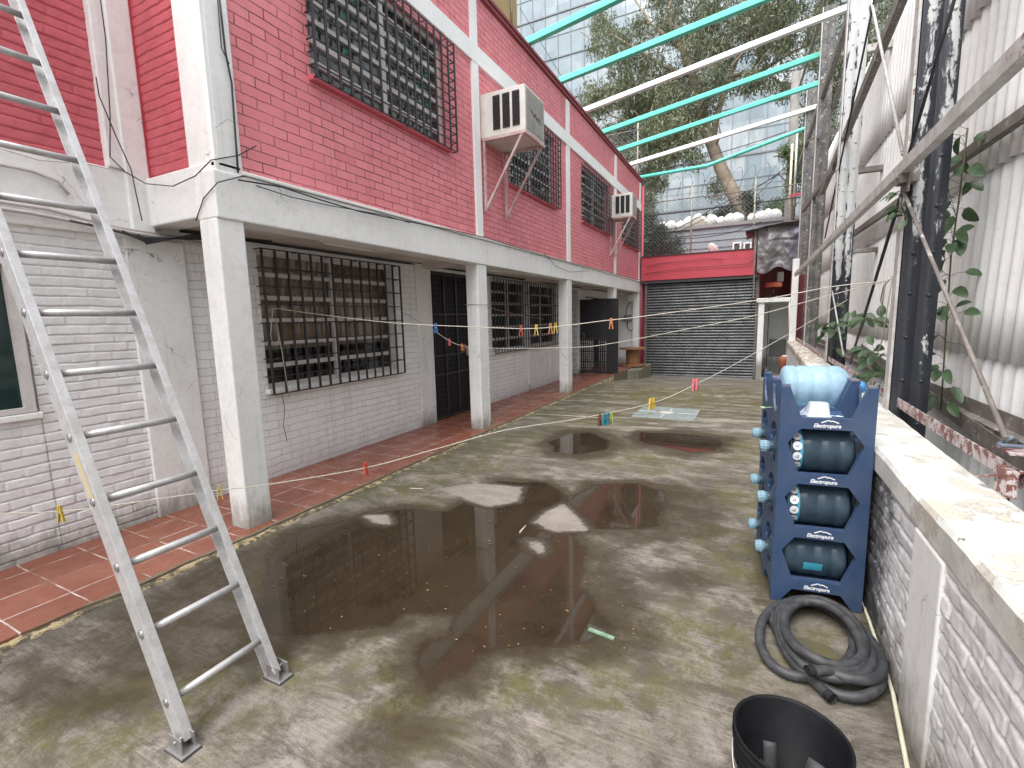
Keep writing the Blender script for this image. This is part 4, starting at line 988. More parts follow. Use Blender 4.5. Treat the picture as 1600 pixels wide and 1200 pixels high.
def bottle(label, x, y, z, flip, group, cap=True, lab=True, clear=False):
    t = thing('water_bottle', label, 'water bottle', (0, 0, 0), 0, group)
    t.location = Matrix.Translation(RO) @ Matrix.Rotation(RZ, 4, 'Z') @ Vector((x, y, z)); t.rotation_euler = (0, 0, RZ + (math.pi if flip else 0))
    # axis of the bottle along local -x, origin at its middle
    Mb = world_of(t) @ Matrix.Translation((.18, 0, 0)) @ Matrix.Rotation(R(-90), 4, 'Y') @ Matrix.Diagonal((.94, .94, .89, 1))
    r = .132; pr = [(.0, .0), (.09, .0), (.118, .008), (r, .03)]
    for zc in (.085, .175, .27):
        pr += [(r, zc - .018), (r - .006, zc - .006), (r - .006, zc + .006), (r, zc + .018)]
    pr += [(r, .325), (r - .012, .352), (.095, .385), (.052, .405), (.033, .412), (.030, .425), (.030, .455)]
    m_ = M['jugclear'] if clear else M['jug']
    g = G(); g.lathe(pr, 40, Mb); b = g.build('body', m_, t, recalc=True)
    if cap:
        g = G(); g.lathe([(.0, .489), (.026, .488), (.030, .482), (.030, .468), (.034, .466), (.034, .447), (.032, .445), (.032, .432), (.0, .432)], 20, Mb); g.build('cap', M['cap'], t)
        g = G()
        for k in range(14):
            a = k / 14 * 2 * math.pi; g.bar(Mb @ Vector((.0345 * math.cos(a), .0345 * math.sin(a), .450)), Mb @ Vector((.031 * math.cos(a), .031 * math.sin(a), .482)), .003, .003)
        g.build('seal', M['capband'], t)
    else:
        g = G(); g.lathe([(.0345, .425), (.036, .432), (.0345, .44), (.031, .445), (.0355, .45), (.036, .475), (.033, .484), (.028, .485)], 20, Mb); g.build('cap', M['capblue'], t)
    if lab:
        g = G(); A = []
        for zc in (.272, .334):
            rr = r + .0012 if zc < .33 else r - .0035
            A.append([Mb @ Vector((rr * math.cos(a), rr * math.sin(a), zc)) for a in np.linspace(0, 2 * math.pi, 41)])
        g.grid(np.array(A)); lb = g.build('label', M['label'], t, recalc=False)
        g = G(); g2 = G()
        for k in range(14):
            a0 = k / 14 * 2 * math.pi + .1; c = Mb @ Vector(((r + .0022) * math.cos(a0), (r + .0022) * math.sin(a0), .303))
            nrm = (Mb.to_3x3() @ Vector((math.cos(a0), math.sin(a0), 0))).normalized(); ax = (Mb.to_3x3() @ Vector((0, 0, 1))).normalized(); s = ax.cross(nrm)
            vs = [c + ax * (.022 * math.cos(q)) + s * (.024 * math.sin(q)) - nrm * (.0012 * abs(math.sin(q))) for q in np.linspace(0, 2 * math.pi, 17)[:-1]]
            g.add(vs, [tuple(range(16))])
            for u, v_, hh in ((-.006, -.006, .011), (-.006, .003, .011), (.004, -.004, .009)):
                c2 = c + nrm * .001 + ax * u + s * v_; g2.bar(c2 - s * .004, c2 + s * .004, .0022, .0006, up=nrm); g2.bar(c2, c2 + ax * hh * .7, .002, .0006, up=nrm)
        g.build('label_roundel', M['print'], lb, recalc=False); g2.build('label_mark', flat('label_ink', (.02, .05, .12), .5), lb)
    return t
def jugmat(name, col, trw, rough):
    m = MT(name); P = m.obj(); a = m.noise(P, 9, 5, .7)
    m.set(Base__Color=m.mix(m.ramp(a, .35, .7), col, tuple(min(1, c * 1.3 + .02) for c in col)), Roughness=rough)
    m.b.inputs['Transmission Weight'].default_value = trw; m.b.inputs['IOR'].default_value = 1.25
    return m.m
M['jug'] = jugmat('dark_bottle_plastic', (.075, .125, .17), .55, .18)  # shade inside the racks is painted into this darker bottle colour
M['jugclear'] = jugmat('pale_blue_bottle_plastic', (.42, .62, .76), .45, .22)
M['cap'] = worn('grey_blue_cap', (.20, .33, .40), (.12, .24, .33), .4, 30, .6, .2, .001, local=True)
M['capband'] = flat('cap_rib', (.30, .46, .55), .4)
M['capblue'] = flat('bright_blue_cap', (.03, .22, .50), .35)
M['label'] = worn('teal_bottle_label', (.05, .33, .45), (.03, .22, .36), .4, 20, .6, .1, local=True)
def racks():
    lv = ['ground level', 'second level', 'third level', 'top level']
    Rm = Matrix.Rotation(RZ, 4, 'Z')
    for st, yo in (('front', 0), ('rear', .315)):
        for k in range(4):
            loc = RO + Rm.to_3x3() @ Vector((0, yo, MH * k + .003))
            rackmodule(f'blue plastic bottle rack at {lv[k]} of the {st} stack', loc)
    grp = 'bottles lying in the blue racks'
    # the bottle sits in the cradle of module k and fills the opening above it
    nm = {0: 'lowest', 1: 'middle', 2: 'highest'}
    for k in range(3):
        for st, yc in (('front', MD / 2), ('rear', .315 + MD / 2)):
            bottle(f'dark water bottle in the {nm[k]} filled row of the {st} rack stack', MW / 2 - .03, yc, MH * k + .120 + .124, False, grp, lab=(k, st) != (0, 'front'))
    bottle('pale blue empty water bottle lying on top of the racks, neck to the right', MW / 2 + .04, .315 + MD / 2, MH * 3 + .120 + .128, True, None, cap=False, lab=False, clear=True)
racks()
b = [o for o in bpy.data.objects if o.get('label', '') == 'dark water bottle in the lowest filled row of the front rack stack'][0]
b['label'] = 'dark water bottle with a square blue sticker, lowest in the front rack stack'
Mb = world_of(b); g = G(); A = [[Mb @ Vector((x, -.1255 * math.cos(a), -.1255 * math.sin(a))) for a in np.linspace(.05, .42, 7)] for x in (-.03, .06)]
g.grid(np.array(A)); g.build('sticker', M['label'], b, recalc=False)
# things lying in the top cradle
Mr = Matrix.Translation(RO) @ Matrix.Rotation(RZ, 4, 'Z')
t = thing('plastic_tub', 'small upturned white plastic tub on top of the blue racks', 'tub', Mr @ Vector((.19, .075, MH * 3 + .141)), RZ)
g = G(); Mt = world_of(t)
rings = []
for hw, hd, z in ((.058, .046, 0), (.058, .046, .006), (.052, .041, .008), (.044, .034, .068), (.041, .031, .073)):
    ring = []
    for q in range(32):
        a = 2 * math.pi * q / 32; c, s_ = math.cos(a), math.sin(a)
        ring.append(Mt @ Vector((hw * math.copysign(abs(c) ** .35, c), hd * math.copysign(abs(s_) ** .35, s_), z)))
    rings.append(ring + [ring[0]])
g.grid(np.array(rings)); g.add(rings[-1][:-1], [tuple(range(32))]); g.build('shell', flat('translucent_white_plastic', (.62, .66, .70), .3, Transmission__Weight=.25), t)
g = G(); p0 = Mr @ Vector((.262, .05, MH * 3 + .143))
A = []
for i in range(7):
    u = i / 6; w_ = .012 * math.sin(math.pi * (u * .9 + .07)); A.append([p0 + Vector((u * .036, -.010 * u, .004 + .003 * (abs(v) ** 2) )) + Vector((.2, 1, 0)).normalized() * (w_ * v) for v in (-1, -.5, 0, .5, 1)])
g.grid(np.array(A)); g.tube([p0 + Vector((.0, 0, .005)), p0 + Vector((-.05, .02, .008)), p0 + Vector((-.09, .03, .006))], .0018, 5)
tag(g.build('plastic_spoon', flat('pale_plastic', (.75, .78, .82), .3), loc=p0), 'white plastic spoon beside the tub on the racks', 'spoon')
g = G()
for k in range(5):
    y = .05 + .03 * k; g.tube([Mr @ Vector((.09 + .01 * k, y, MH * 3 + .145)), Mr @ Vector((.16, y + .02, MH * 3 + .153 + .004 * k)), Mr @ Vector((.26, .17 + .01 * k, MH * 3 + .148))], .0022, 5)
tag(g.build('clear_straps', flat('pale_strap', (.55, .65, .75), .3), loc=Mr @ Vector((.15, .1, MH * 3 + .143))), 'tangle of pale plastic straps beside the tub', 'strap')
g = G(); c = hit(1192, 637, 1, 3.1)
g.tube([c, c + Vector((.03, .0, .004)), c + Vector((.10, .02, .008))], .002, 5); g.tube([c + Vector((-.012, 0, 0)), c + Vector((.012, 0, 0))], .008, 8)
tag(g.build('green_knob', flat('pale_green_plastic', (.30, .48, .28), .4), loc=c), 'tiny green plug on a thread left of the racks', 'plug')
# ------------------------------------------------------------------ hose
def hose():
    loops = [  # cx, cy, rx, ry, z, rot
        (.27, 2.545, .205, .335, .030, -.30), (.37, 2.52, .215, .350, .035, .1), (.345, 2.53, .185, .315, .065, .0), (.38, 2.50, .19, .285, .075, .15), (.335, 2.525, .16, .275, .10, -.1), (.35, 2.50, .145, .245, .085, .1)]
    P = []; N = 40; n = len(loops); tot = n * N
    P.append((.255, 2.175, .10)); P.append((.30, 2.215, .112))
    for i in range(tot - 12):
        t = i / N; k = min(int(t), n - 1); f = t - k; k2 = min(k + 1, n - 1)
        L = [a * (1 - f) + b * f for a, b in zip(loops[n - 1 - k], loops[n - 1 - k2])]
        a = 2 * math.pi * t - 1.35
        x = L[2] * math.cos(a); y = L[3] * math.sin(a)
        c, s_ = math.cos(L[5]), math.sin(L[5])
        z = L[4] + .012 * math.sin(a * 1.7 + k)
        P.append((L[0] + x * c - y * s_, L[1] + x * s_ + y * c, max(z, .027)))
    P += [(.16, 2.38, .035), (.24, 2.27, .03), (.30, 2.20, .028), (.345, 2.145, .028)]
    # smooth
    A = np.array(P)
    for _ in range(3): A[1:-1] = (A[:-2] + 2 * A[1:-1] + A[2:]) / 4
    g = G(); g.tube(list(map(Vector, A)), .0215, 14, caps=False)
    o = g.build('garden_hose', M['rubber'], loc=(.33, 2.52, 0), recalc=False)
    tag(o, 'thick black hose coiled on the concrete in front of the blue racks', 'hose')
    hm = flat('hose_bore', (.008, .008, .009), .8)
    for e, q in ((0, 1), (-1, -2)):
        g = G(); a = Vector(A[e]); d = (Vector(A[q]) - a).normalized(); g.tube([a + d * .004, a + d * .03], .0165, 12); g.tube([a - d * .001, a + d * .028], .0222, 14, caps=False)
        g.build('hose_end', hm, o)
hose()
# ------------------------------------------------------------------ bucket
def bucket():
    bx, by = .147, 1.515; t = thing('bucket', 'black plastic bucket with scraps inside at the bottom edge', 'bucket', (bx, by, 0))
    Mb = Matrix.Translation((bx, by, 0)); H_ = .33
    pl = worn('black_bucket_plastic', (.006, .006, .008), (.012, .012, .014), .55, 12, .6, .2, .0008, local=True, spec=.22)
    pr = [(0, .004), (.118, .004), (.124, .0), (.128, .02), (.1345, .10)]
    for z in (.215, .245, .275, .30): r_ = .128 + .03 * z / H_; pr += [(r_, z), (r_ + .006, z + .002), (r_ + .006, z + .006), (r_, z + .009)]
    pr += [(.158, .322), (.161, .33), (.155, .332), (.150, .325), (.122, .02), (0, .016)]
    G().lathe(pr, 64, Mb).build('shell', pl, t)
    g = G(); hz = .26
    P = [(bx + .158 * math.cos(a), by + .158 * math.sin(a), .27 - .13 * math.sin((a - 2.9) / 2.9 * math.pi) ) for a in np.linspace(2.9, 5.8, 24)]
    g.tube(P, .003, 6); g.build('handle', M['alud'], t)
    rub = worn('grey_scrap', (.045, .048, .052), (.07, .07, .075), .7, 20, .7, .4, .002)
    for k, (x, y, z, a, tilt, l, w_) in enumerate(((-.045, .05, .165, .2, .9, .12, .04), (-.01, .005, .13, 1.2, .25, .17, .06), (.055, .0, .16, -.5, .8, .17, .055))):
        s = thing('rubber_scrap', ['narrow grey strip standing at the left in the black bucket', 'flat grey strip lying across the bucket bottom', 'wide grey strip standing at the right in the black bucket'][k], 'scrap', (bx + x, by + y, z), a, 'grey scraps in the black bucket')
        s.rotation_euler = (tilt, 0, a); Mx = world_of(s)
        A = [[Mx @ Vector((u * w_ / 2, v * l / 2, .02 * math.sin(v * 1.6) - .008 * abs(u))) for v in np.linspace(-1, 1, 9)] for u in (-1, -.3, .3, 1)]
        o = G().grid(np.array(A)).build('strip', rub, s, recalc=False); so_ = o.modifiers.new('thick', 'SOLIDIFY'); so_.thickness = .006
    g = G(); g.tube([(bx + .015, by + .045, .13), (bx + .03, by + .06, .155)], [.018, .012], 6); tag(g.build('brick_chip', flat('brick_orange', (.35, .11, .05), .8), loc=(bx, by, .1)), 'orange brick chip between the scraps in the bucket', 'chip')
bucket()
# ------------------------------------------------------------------ plate in the floor, litter
def floorplate():
    c = [hit(x, y, 2, 0) for x, y in ((990, 651), (1084, 659), (1095, 641), (1003, 635))]
    x0 = (c[0].x + c[3].x) / 2; x1 = (c[1].x + c[2].x) / 2; y0 = (c[0].y + c[1].y) / 2; y1 = (c[2].y + c[3].y) / 2
    t = thing('drain_cover', 'worn blue grey painted cover with a white disc set in the concrete floor', 'drain cover', ((x0 + x1) / 2, (y0 + y1) / 2, 0))
    g = G(); g.box(x0, x1, y0, y1, -.01, .012)
    g.build('plate', worn('blue_grey_floor_paint', (.17, .22, .23), (.27, .30, .28), .7, 6, .9, .3, .002, chip=(.16, .15, .10), chip_t=.57, chip_s=5), t, bevel=.004)
    g = G(); cx, cy = (x0 + x1) / 2, (y0 + y1) / 2; n = 28
    g.add([(cx + .11 * math.cos(2 * math.pi * k / n), cy + .11 * math.sin(2 * math.pi * k / n), .0165) for k in range(n)], [tuple(range(n))])
    for dx, dy, lx, ly in ((.32, 0, .14, .012), (-.32, .02, .14, .012), (.03, .26, .012, .11), (-.03, -.26, .012, .11)): g.box(cx + dx - lx, cx + dx + lx, cy + dy - ly, cy + dy + ly, .012, .0162)
    g.build('painted_disc', worn('worn_white_floor_paint', (.55, .55, .50), (.38, .38, .34), .7, 12, .9), t)
floorplate()
def flecks():
    rr = random.Random(5)
    A = G(); B = G()
    for k in range(85):
        if k < 90: px, py = rr.uniform(420, 1000), rr.uniform(790, 1020)
        else: px, py = rr.uniform(300, 1400), rr.uniform(640, 1190)
        p = hit(px, py, 2, .004)
        if p.x > .58 or p.x < -3.3: continue
        s = rr.uniform(.002, .005) * (1 + p.y * .08); a = rr.uniform(0, 6.28)
        g = A if rr.random() < .78 else B
        L = rr.uniform(1, 2.4)
        q = [Vector((u * s * L, v * s, rr.uniform(0, .004))) for u, v in ((-1, -.2), (0, -.7), (1, 0), (.1, .6))]
        g.add([p + Matrix.Rotation(a, 3, 'Z') @ v for v in q] , [(0, 1, 2, 3)])
    tag(A.build('leaf_litter', worn('orange_leaf', (.34, .15, .04), (.45, .30, .10), .7, 9, 1)), 'tiny orange dead leaves scattered on the wet concrete', 'leaf litter', kind='stuff')
    tag(B.build('paint_flakes', flat('pale_flake', (.32, .30, .26), .8)), 'tiny pale paint flakes scattered on the wet concrete', 'paint flakes', kind='stuff')
flecks()
p = hit(920, 983, 2, .006); q = hit(960, 998, 2, .006)
tag(G().bar(p, q, .022, .008).build('plastic_strip', worn('faded_green_plastic', (.12, .24, .15), (.26, .34, .25), .6, 30, .8), loc=p), 'short faded green plastic strip lying in the puddle', 'strip')
for (a, b), lb in ((((812, 832), (822, 821)), 'pale stick lying in the middle puddle'), (((640, 763), (661, 764)), 'pale stick on the moss near the kerb')):
    p = hit(*a, 2, .008); q = hit(*b, 2, .008); tag(G().tube([p, q], .006, 6).build('stick', flat('dry_wood', (.5, .42, .3), .8), loc=p), lb, 'stick')
# ------------------------------------------------------------------ wooden spool and step
def spool():
    x, y = -3.43, 15.25; t = thing('cable_spool', 'wooden cable spool used as a table at the end of the walkway', 'cable spool', (x, y, .03))
    Mb = Matrix.Translation((x, y, 0))
    for z, n in ((.035, 'bottom_disc'), (.56, 'top_disc')): G().lathe([(0, z), (.42, z), (.42, z + .045), (0, z + .045)], 36, Mb, smooth=False).build(n, M['wood'], t, bevel=.004)
    g = G()
    for k in range(12):
        a = 2 * math.pi * k / 12; c = Vector((x + .19 * math.cos(a), y + .19 * math.sin(a), 0)); g.bar(c + Vector((0, 0, .08)), c + Vector((0, 0, .56)), .095, .025, up=(math.cos(a), math.sin(a), 0))
    g.build('drum', worn('spool_stave', (.36, .19, .09), (.24, .12, .06), .7, 9, .8), t)
spool()
g = G(); g.box(-3.36, -3.02, 14.2, 16.25, -.6, .0)
tag(g.build('concrete_step', worn('mossy_concrete', (.24, .22, .17), (.13, .13, .07), .9, 5, .9, .6, .006, streak=.5), loc=(-3.2, 15, -.4), bevel=.015), 'stained mossy concrete step under the wooden spool', 'step')
# ------------------------------------------------------------------ garage with roller shutter
def garage():
    t = thing('garage', 'garage with a dark grey roller shutter under a red boarded fascia', 'garage', (-1.6, 16.3, -.43)); Y = 16.3
    g = G(); n = 34; zt, zb = 2.62, -.40; A = []
    zs = []
    for k in range(n):
        a = zb + (zt - zb) * k / n; h = (zt - zb) / n
        for u, dy in ((0, 0), (.12, -.024), (.35, -.03), (.60, -.026), (.85, -.012), (.93, .006)): zs.append((a + h * u, dy))
    xs = np.linspace(-3.20, .0, 60)
    for x in xs: A.append([(x, Y + dy + .006 * math.sin(x * 3 + z * 2), z) for z, dy in zs])
    m = worn('galvanised_slats', (.105, .11, .115), (.06, .063, .066), .42, 3, .8, .2, .002, metal=.45, streak=.4)
    g.grid(np.array(A)); g.build('roller_shutter', m, t, recalc=False)
    g = G(); g.box(-3.2, 0, Y - .035, Y + .02, -.43, -.38); g.build('bottom_bar', M['alud'], t)
    for x in (-3.27, .0): G().box(x, x + .07, Y - .05, Y + .06, -.5, 2.7).build('guide_rail', worn('guide_rail_paint', (.10, .10, .10), (.2, .18, .16), .6), t)
    g = G(); g.box(-3.34, .07, Y - .12, Y + .25, 2.63, 2.72); g.build('shutter_box', worn('dark_box', (.06, .055, .06), (.04, .04, .04), .5), t)
    g = G()
    for z0, z1 in ((2.722, 2.95), (2.954, 3.215), (3.22, 3.475)): g.box(-3.38, -.06, Y - .14 - (3.4 - z0) * .02, Y - .1, z0, z1)
    g.build('fascia', M['redpaint'], t, bevel=.006)
    g = G(); g.box(-3.4, .0, Y - .17, Y + .1, 3.476, 3.50); g.build('fascia_cap', worn('dark_metal_cap', (.06, .03, .035), (.12, .05, .05), .5), t)
    g = G(); g.box(-3.4, .1, Y + .26, 20.0, -.5, 3.45); g.build('body', M['redpaint'], t)
    for pl in ([(1010, 418), (1030, 412), (1100, 404), (1130, 405)], [(1008, 428), (1060, 420), (1170, 412), (1180, 402)], [(1184, 385), (1178, 430), (1174, 480)]):
        hcable([hit(x, y, 1, Y - .2) for x, y in pl], .008, 'cable', parent=t)
garage()
def alcove():
    t = thing('alcove_shelter', 'small open white alcove with a concrete slab roof right of the shutter', 'alcove', (.5, 16.3, -.43)); Y = 16.3
    g = G(); g.box(.08, .24, Y - .05, Y + .3, -.5, 1.9); g.build('pillar', M['white'], t, bevel=.01)
    g = G(); g.box(.03, 1.15, Y - .1, Y + 1.8, 1.9, 2.03); g.build('slab', M['white'], t, bevel=.015)
    g = G(); g.box(.08, 1.3, 18.0, 18.1, -.5, 1.9); g.box(.1, .2, Y + .3, 18, -.5, 1.9); g.box(1.15, 1.25, Y + .2, 18, -.5, 1.9); g.build('wall', M['white'], t)
    a = hit(1202, 530, 1, 17.95); b = hit(1227, 556, 1, 17.95)
    g = G(); g.box(a.x, b.x, 17.93, 17.98, b.z, a.z); g.build('hatch', worn('grey_hatch', (.20, .21, .21), (.3, .3, .29), .6), t, bevel=.01)
    g = G(); g.box(.2, 1.15, Y - .3, 18, -.55, -.36); g.build('floor_slab', M['white'], t)
    g = G(); g.tube([hit(1234, 472, 1, 15.9), hit(1233, 532, 1, 15.9)], .025, 8); g.build('pipe', M['pvc'], t)
    # lean-to above the slab
    g = G(); g.box(-.05, 1.4, 18.2, 18.3, 2.0, 4.2); g.box(.95, 1.3, 17.4, 18.2, 2.03, 3.6); g.build('back_wall', worn('maroon_wall', (.16, .035, .035), (.10, .03, .03), .7), t)
    g = G(); 
    A = [[(-.35 + 1.62 * i / 12, 15.9 + j * 1.2, 3.98 + .16 * math.sin(i / 12 * 2.0) + .05 * j + .01 * math.sin(i * 2)) for j in range(3)] for i in range(13)]
    g.grid(np.array(A)); o = g.build('tin_roof', worn('dark_tin', (.07, .06, .06), (.16, .13, .12), .6), t, recalc=False); s = o.modifiers.new('t', 'SOLIDIFY'); s.thickness = .04
    g = G(); g.box(-.10, -.05, 16.1, 16.15, 2.03, 4.0); g.box(1.08, 1.12, 16.1, 16.15, 2.03, 4.05); g.build('post', M['steelbr'], t)
    # hanging tarpaulin
    a = hit(1183, 360, 1, 16.0); b = hit(1252, 357, 1, 16.0); z0 = hit(1190, 424, 1, 16.0).z
    us = np.linspace(0, 1, 50); vs = np.linspace(0, 1, 40); U, V = np.meshgrid(us, vs, indexing='ij')
    X = a.x + .02 + (b.x - a.x - .04) * (U * (1 - .06 * V) + .02 * V); Z = 4.03 - .0 * U - V * (4.03 - z0 + .08 * np.sin(U * 9) - .06 * U)
    Yy = 16.02 + .05 * np.sin(U * 11 + V * 3) * (1 - V * .5) + fbm(U * 4, V * 5, 8) * .10 + .05 * np.sin(V * 9 + U * 3) * (V < .3)
    m = MT('grey_tarpaulin'); P = m.pos(); bl = m.ramp(m.n('SeparateXYZ', i0=P).outputs[0], .6, 1.1)
    m.set(Base__Color=m.mix(m.math('MULTIPLY', bl, .6), m.mix(m.noise(P, 3, 5), (.22, .205, .21), (.13, .12, .125)), (.07, .09, .16)), Roughness=.35, Normal=m.bump(m.noise(P, 6, 5, .6), .3, .02))
    G().grid(np.stack([X, Yy, Z], -1)).build('tarpaulin', m.m, t, recalc=False)
alcove()
def seat():
    p = hit(1208, 452, 1, 17.0); t = thing('orange_chair', 'orange seated swivel chair stored on the alcove roof', 'chair', (p.x, 17.0, 2.03))
    g = G(); g.lathe([(0, 0), (.2, .0), (.22, .04), (.2, .10), (0, .11)], 20, Matrix.Translation((p.x, 17, 2.38)) @ Matrix.Diagonal((1.1, .9, 1.3, 1))); g.build('seat', flat('orange_vinyl', (.55, .12, .05), .5), t)
    g = G(); g.tube([(p.x, 17, 2.38), (p.x, 17, 2.12)], .03, 8)
    for k in range(5): a = k * 1.257; g.tube([(p.x, 17, 2.14), (p.x + .26 * math.cos(a), 17 + .26 * math.sin(a), 2.06)], .02, 6)
    g.build('base', M['black'], t)
    g = G(); g.box(p.x + .1, p.x + .28, 17.35, 17.4, 2.55, 2.85); g.build('backrest', worn('grey_pad', (.30, .29, .27), (.2, .2, .19), .7), t, bevel=.02)
seat()
p = hit(1225, 577, 2, -.35); c = Vector((p.x, 15.4, 0)); p = hit(1225, 567, 1, 15.4)
t = thing('clay_pot', 'terracotta pot with a dark rim beside the low wall by the alcove', 'pot', (p.x, 15.4, gz(15.4)))
Mb = Matrix.Translation((p.x, 15.4, gz(15.4))); hz = p.z - gz(15.4) + .18
G().lathe([(0, 0), (.09, 0), (.12, hz * .8), (.13, hz), (.11, hz), (.1, hz * .7), (0, hz * .68)], 20, Mb).build('shell', worn('clay', (.34, .10, .05), (.22, .07, .04), .8), t)
g = G(); g.box(p.x - .05, p.x + .16, 15.3, 15.5, hz + gz(15.4), hz + gz(15.4) + .03); g.build('lid', M['white_clean'], t)
q = hit(1196, 575, 1, 16.6); g = G(); A = []
for k in range(10):
    a = k / 9; A.append([(q.x - .15 + .34 * (b / 10), 16.6 + .14 * math.sin(a * math.pi * 2) * (1 - abs(b / 5 - 1) * .4), -.38 + .32 * (1 - (b / 5 - 1) ** 2) ** .7 * (.55 + .45 * math.cos(a * 2 * math.pi)) + .02 * math.sin(b * 2)) for b in range(11)])
g.grid(np.array(A)); tag(g.build('rubbish_sack', worn('dark_sack', (.03, .035, .045), (.07, .08, .1), .4), loc=(q.x, 16.6, -.38)), 'dark sack slumped in the corner of the alcove', 'sack')
g = G(); g.tube([hit(1202, 478, 1, 16.7), hit(1197, 572, 1, 16.7)], .012, 6); tag(g.build('broom_stick', M['cable'], loc=hit(1197, 572, 1, 16.7)), 'thin dark pole standing in the alcove above the sack', 'pole')
# ------------------------------------------------------------------ steel tubes over the yard
def tubes():
    data = [((820, 68), (960, 0), 'teal', 'teal roof tube nearest the camera, cut by the top edge'), ((872, 128), (1190, 0), 'teal', 'teal roof tube between the nearest teal tube and the first white tube'),
            ((915, 172), (1305, 20), 'tubewhite', 'longest white roof tube, third counted from the camera'), ((938, 208), (1277, 87), 'teal', 'teal roof tube just beyond the nearer white tube'),
            ((965, 235), (1273, 132), 'teal', 'teal roof tube just before the farther white tube'), ((981, 258), (1265, 170), 'tubewhite', 'farther and thinner looking white roof tube')]
    for a, b, mt, lb in data:
        A = hit(*a, 0, XF - .05); Xe = 1.3
        # choose the height of the right end so the tube keeps square to the house
        lo, hi = 4.0, 9.0
        def proj(Pt):
            v = Vector(Pt) - Vector(CAM); c = [sum(ROT[i][k] * v[i] for i in range(3)) for k in range(3)]
            return 800 + F * c[0] / c[2], 600 + F * c[1] / c[2]
        sl = (b[1] - a[1]) / (b[0] - a[0])
        for _ in range(40):
            mid = (lo + hi) / 2; x, y = proj((Xe, A.y, mid))
            if y > a[1] + sl * (x - a[0]): lo = mid
            else: hi = mid
        B = Vector((Xe, A.y, mid)); A = A + (A - B) * .04
        tag(G().bar(A, B, .10, .10).build('roof_tube', M[mt], loc=A, bevel=.008), lb, 'roof tube', 'painted steel tubes spanning the yard')
    A = hit(1000, 277, 0, XF - .1); m_ = hit(1105, 259, 1, A.y); B = hit(1262, 199, 1, A.y)
    g = G(); g.tube([A, m_, B, B + (B - m_) * .1], .055, 12); o = g.build('roof_tube', M['teal'], loc=A); tag(o, 'farthest teal roof tube, bent upward in its middle', 'roof tube', 'painted steel tubes spanning the yard')
tubes()
g = G(); a = hit(1262, 215, 1, 15.8); g.tube([a, (a.x, 15.8, 2.0)], .04, 8); tag(g.build('teal_post', M['teal'], loc=(a.x, 15.8, 2)), 'slim teal post beside the farthest steel column', 'post')
# ------------------------------------------------------------------ beyond the yard
def glass_tower():
    Y = 45.0; x0, x1, z0, z1 = -36.0, 14.0, -.7, 62.0
    t = thing('glass_tower', 'tall pale blue glass office building beyond the tree', 'office building', ((x0 + x1) / 2, Y, z0))
    dx, fh = 1.25, 3.75
    m = MT('tower_glazing'); P = m.pos(); sp = m.n('SeparateXYZ', i0=P)
    cx = m.math('FLOOR', m.math('DIVIDE', sp.outputs[0], dx)); cz = m.math('FLOOR', m.math('DIVIDE', sp.outputs[2], fh / 2))
    wn = m.nt.nodes.new('ShaderNodeTexWhiteNoise'); wn.noise_dimensions = '2D'; m.put(wn.inputs[0], m.n('CombineXYZ', i0=cx, i1=cz))
    c = m.mix(wn.outputs[0], (.26, .32, .36), (.46, .50, .52)); c = m.mix(m.ramp(m.noise(m.scale(P, 1, 1, .5), .16, 6, .7, .6), .42, .56, 0, .65), c, (.20, .25, .28))  # broad noise patches paint reflections into the glass colour
    m.set(Base__Color=c, Roughness=.22, Metallic=.25, Normal=m.bump(m.noise(m.scale(P, 1, 1, .4), .8, 2), .12, .3))
    g = G(); nx = int((x1 - x0) / dx); nz = int((z1 - z0) / (fh / 2)); r = np.random.default_rng(3)
    for i in range(nx):
        for j in range(nz):
            a, b = x0 + i * dx, x0 + (i + 1) * dx; c0, d0 = z0 + j * fh / 2, z0 + (j + 1) * fh / 2; q = r.uniform(-.008, .008, 4)
            g.add([(a, Y + q[0], c0), (b, Y + q[1], c0), (b, Y + q[2], d0), (a, Y + q[3], d0)], [(0, 1, 2, 3)])
    g.build('glazing', m.m, t, recalc=False)
    g = G()
    for i in range(nx + 1): x = x0 + i * dx; g.box(x - .025, x + .025, Y - .05, Y + .02, z0, z1)
    for j in range(0, nz + 1):
        z = z0 + j * fh / 2; h = .07 if j % 2 == 0 else .025; g.box(x0, x1, Y - .09 if j % 2 == 0 else Y - .045, Y + .019, z - h, z + h)
    g.build('mullions', worn('mullion_grey', (.22, .25, .27), (.18, .2, .22), .5, .5), t)
    G().box(x0 + .02, x1 - .02, Y + .05, Y + 18, z0, z1 - .1).build('body', flat('tower_side', (.3, .34, .37), .4), t)
glass_tower()
x1 = hit(808, 30, 1, 26).x; g = G(); g.box(-19, x1, 18.2, 26, -.6, 26); bb = g.build('yellow_building', worn('faded_yellow_render', (.50, .37, .18), (.40, .29, .15), .8, 1.2, .8, .3, .01, streak=.5), loc=(-11, 20, -.6))
tag(bb, 'faded yellow rendered building rising behind the pink house', 'building')
g = G(); g.box(-19.05, x1 + .1, 18.1, 26.1, 26.0, 26.2); g.build('parapet', M['white'], bb)
g = G()
for k in range(14): g.tube([(x1 + .06, 25.2, 6 + k * 1.4), (x1 + .06, 25.2, 7.3 + k * 1.4)], .05, 8)
g.build('downpipe', M['steelbr'], bb)
